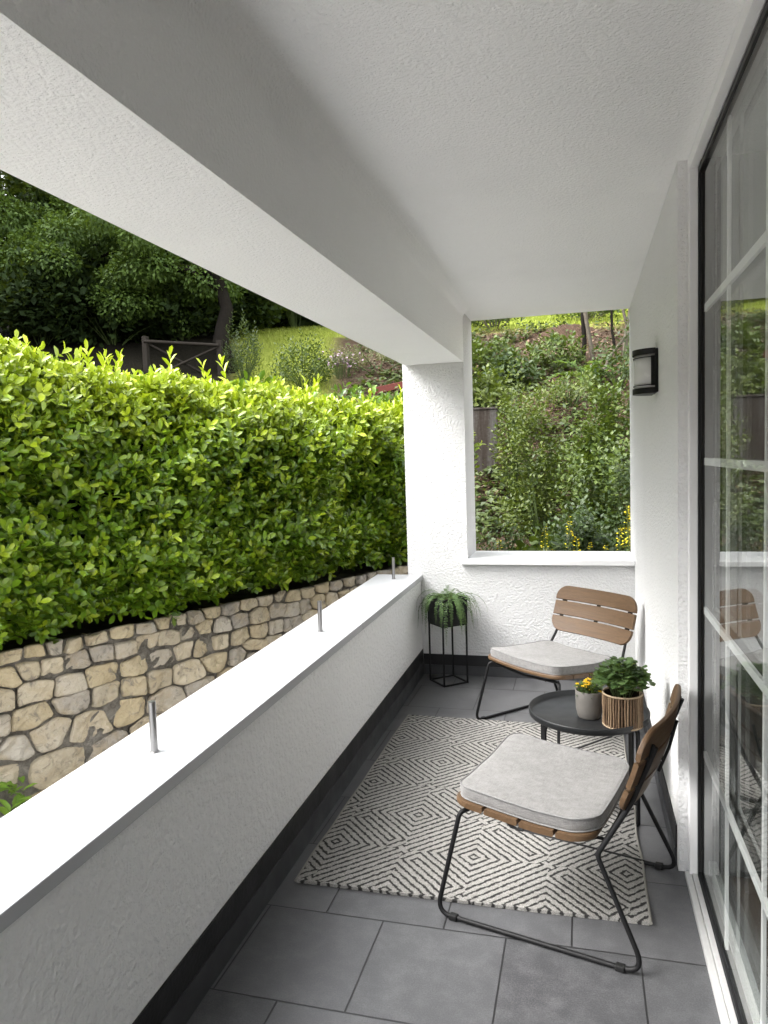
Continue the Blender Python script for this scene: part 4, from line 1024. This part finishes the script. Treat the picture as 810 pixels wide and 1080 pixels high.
# uncountable cover
def ivy():
    n = 36000; ang = rng.uniform(R(-14), R(16), n); r = rng.uniform(7.0, 17.2, n); x = -np.sin(ang + R(2)) * r; y = np.cos(ang) * r
    P = np.stack([x, y, terr(x, y)], 1); w = Wav(61, 1.5)(P) + .6 * Wav(62, 4.)(P); keep = (w > .02 + .25 * np.clip((r - 12.) / 3, 0, 1)) | (rng.uniform(size=n) < .06); P = P[keep]; n = len(P); P[:, 2] += rng.uniform(.0, .16, n)
    D = rnd_dir(n); D[:, 2] = D[:, 2] * .4 + .1; tag(leaf_mesh('ground_ivy', [(P, D, np.array([0, -.35, 1.])[None] + rnd_dir(n) * .45, rng.uniform(.06, .13, n), .7, OVAL)], M['ivy']), kind='stuff')
    n = 9000; ang = rng.uniform(R(-12), R(14), n); r = rng.uniform(10, 17.5, n); x = -np.sin(ang + R(2)) * r; y = np.cos(ang) * r; P = np.stack([x, y, terr(x, y) + .01], 1); D = rnd_dir(n); D[:, 2] *= .25
    tag(leaf_mesh('leaf_litter', [(P, D, np.array([0, -.3, 1.])[None] + rnd_dir(n) * .35, rng.uniform(.05, .10, n), .6, OVAL)], plain_litter), kind='stuff')
    n = 60000; x = rng.uniform(-13, 2.5, n); y = rng.uniform(12, 26, n); r = np.hypot(x, y); ok = ((r > 17.2) | ((x + .3 * y < -.6) & (r > 13.2))) & (r < 26) & (x > -.485 * y); x, y = x[ok], y[ok]; n = len(x)
    P = np.stack([x, y, terr(x, y)], 1); D = np.array([0, 0, 1.])[None] + rnd_dir(n) * .55
    tag(leaf_mesh('lawn_grass', [(P, D, rnd_dir(n), rng.uniform(.05, .13, n), .16, OVAL)], M['grass']), kind='stuff')
mm = Mat('litter_leaf', .9, .15); mm.color(mm.ramp(mm.island(), [(0, (.07, .04, .025)), (.5, (.17, .10, .065)), (1, (.30, .22, .16))])); plain_litter = mm.m
ivy()
em = tag(MB(), None) if False else None
b = MB(); V = []; F = []; g = 18
for j in range(g + 1):
    for i in range(g + 1):
        x, y = -1 + 2 * i / g, -1 + 2 * j / g; d = math.hypot(x, y); X_, Y_ = x * .75, y * .6
        V.append((X_, Y_, .24 * max(0, 1 - d * d) ** 1.0 + .05 * math.sin(i * 1.9 + j) * max(0, 1 - d) - .1 + float(terr(-.3 + X_, 16.6 + Y_) - terr(-.3, 16.6))))
for j in range(g):
    for i in range(g): F.append((j * (g + 1) + i, j * (g + 1) + i + 1, (j + 1) * (g + 1) + i + 1, (j + 1) * (g + 1) + i))
b.add(V, F, True); M['mound'] = plain('mound_earth', (.085, .055, .038), .97, .1, var=.5, scale=7, bumpd=.05)
tag(b.build('earth_mound', M['mound'], None, (-.3, 16.6, float(terr(-.3, 16.6)))), kind='structure')

# ================================================================== LIGHT, WORLD, CAMERA
SUN = Vector((-.56, -.22, .74)).normalized(); el = math.asin(SUN.z); az = math.atan2(SUN.x, SUN.y)
w = bpy.data.worlds.new('World'); S.world = w; w.use_nodes = True; nt = w.node_tree; bg = nt.nodes['Background']
sky = nt.nodes.new('ShaderNodeTexSky'); sky.sky_type = 'NISHITA'; sky.sun_disc = False; sky.sun_elevation = el; sky.sun_rotation = az; sky.air_density = 1.; sky.dust_density = 4.; sky.ozone_density = 1.
hsv = nt.nodes.new('ShaderNodeHueSaturation'); hsv.inputs['Saturation'].default_value = .16; nt.links.new(sky.outputs[0], hsv.inputs['Color']); nt.links.new(hsv.outputs[0], bg.inputs[0]); bg.inputs[1].default_value = .15
l = bpy.data.lights.new('Sun', 'SUN'); l.energy = .5; l.angle = R(50); l.color = (1, .965, .91); lo = bpy.data.objects.new('Sun', l); COL.objects.link(lo)
lo.rotation_euler = (-SUN).to_track_quat('-Z', 'Y').to_euler()

cam = bpy.data.cameras.new('Camera'); co = bpy.data.objects.new('Camera', cam); COL.objects.link(co); S.camera = co
yaw, pit, rol = 2.65360323e-01, -7.40251679e-02, -3.10067568e-02
cy, sy = math.cos(yaw), math.sin(yaw); Fv = Vector((-sy * math.cos(pit), cy * math.cos(pit), math.sin(pit))); Rv = Vector((cy, sy, 0)); Uv = Rv.cross(Fv)
c, s = math.cos(rol), math.sin(rol); R2 = Rv * c + Uv * s; U2 = Uv * c - Rv * s
co.matrix_world = Matrix(((R2.x, U2.x, -Fv.x, 0), (R2.y, U2.y, -Fv.y, 0), (R2.z, U2.z, -Fv.z, 1.5), (0, 0, 0, 1)))
cam.sensor_fit = 'HORIZONTAL'; cam.sensor_width = 36; cam.lens = 36 * 774.7 / 810; cam.clip_start = .02; cam.clip_end = 500
S.view_settings.view_transform = 'Standard'; S.view_settings.look = 'None'; S.view_settings.gamma = 1; S.view_settings.use_curve_mapping = False
S.view_settings.exposure = 2.62
S.render.engine = 'CYCLES'; S.cycles.use_denoising = True; S.cycles.max_bounces = 12; S.cycles.diffuse_bounces = 6; S.cycles.transparent_max_bounces = 16
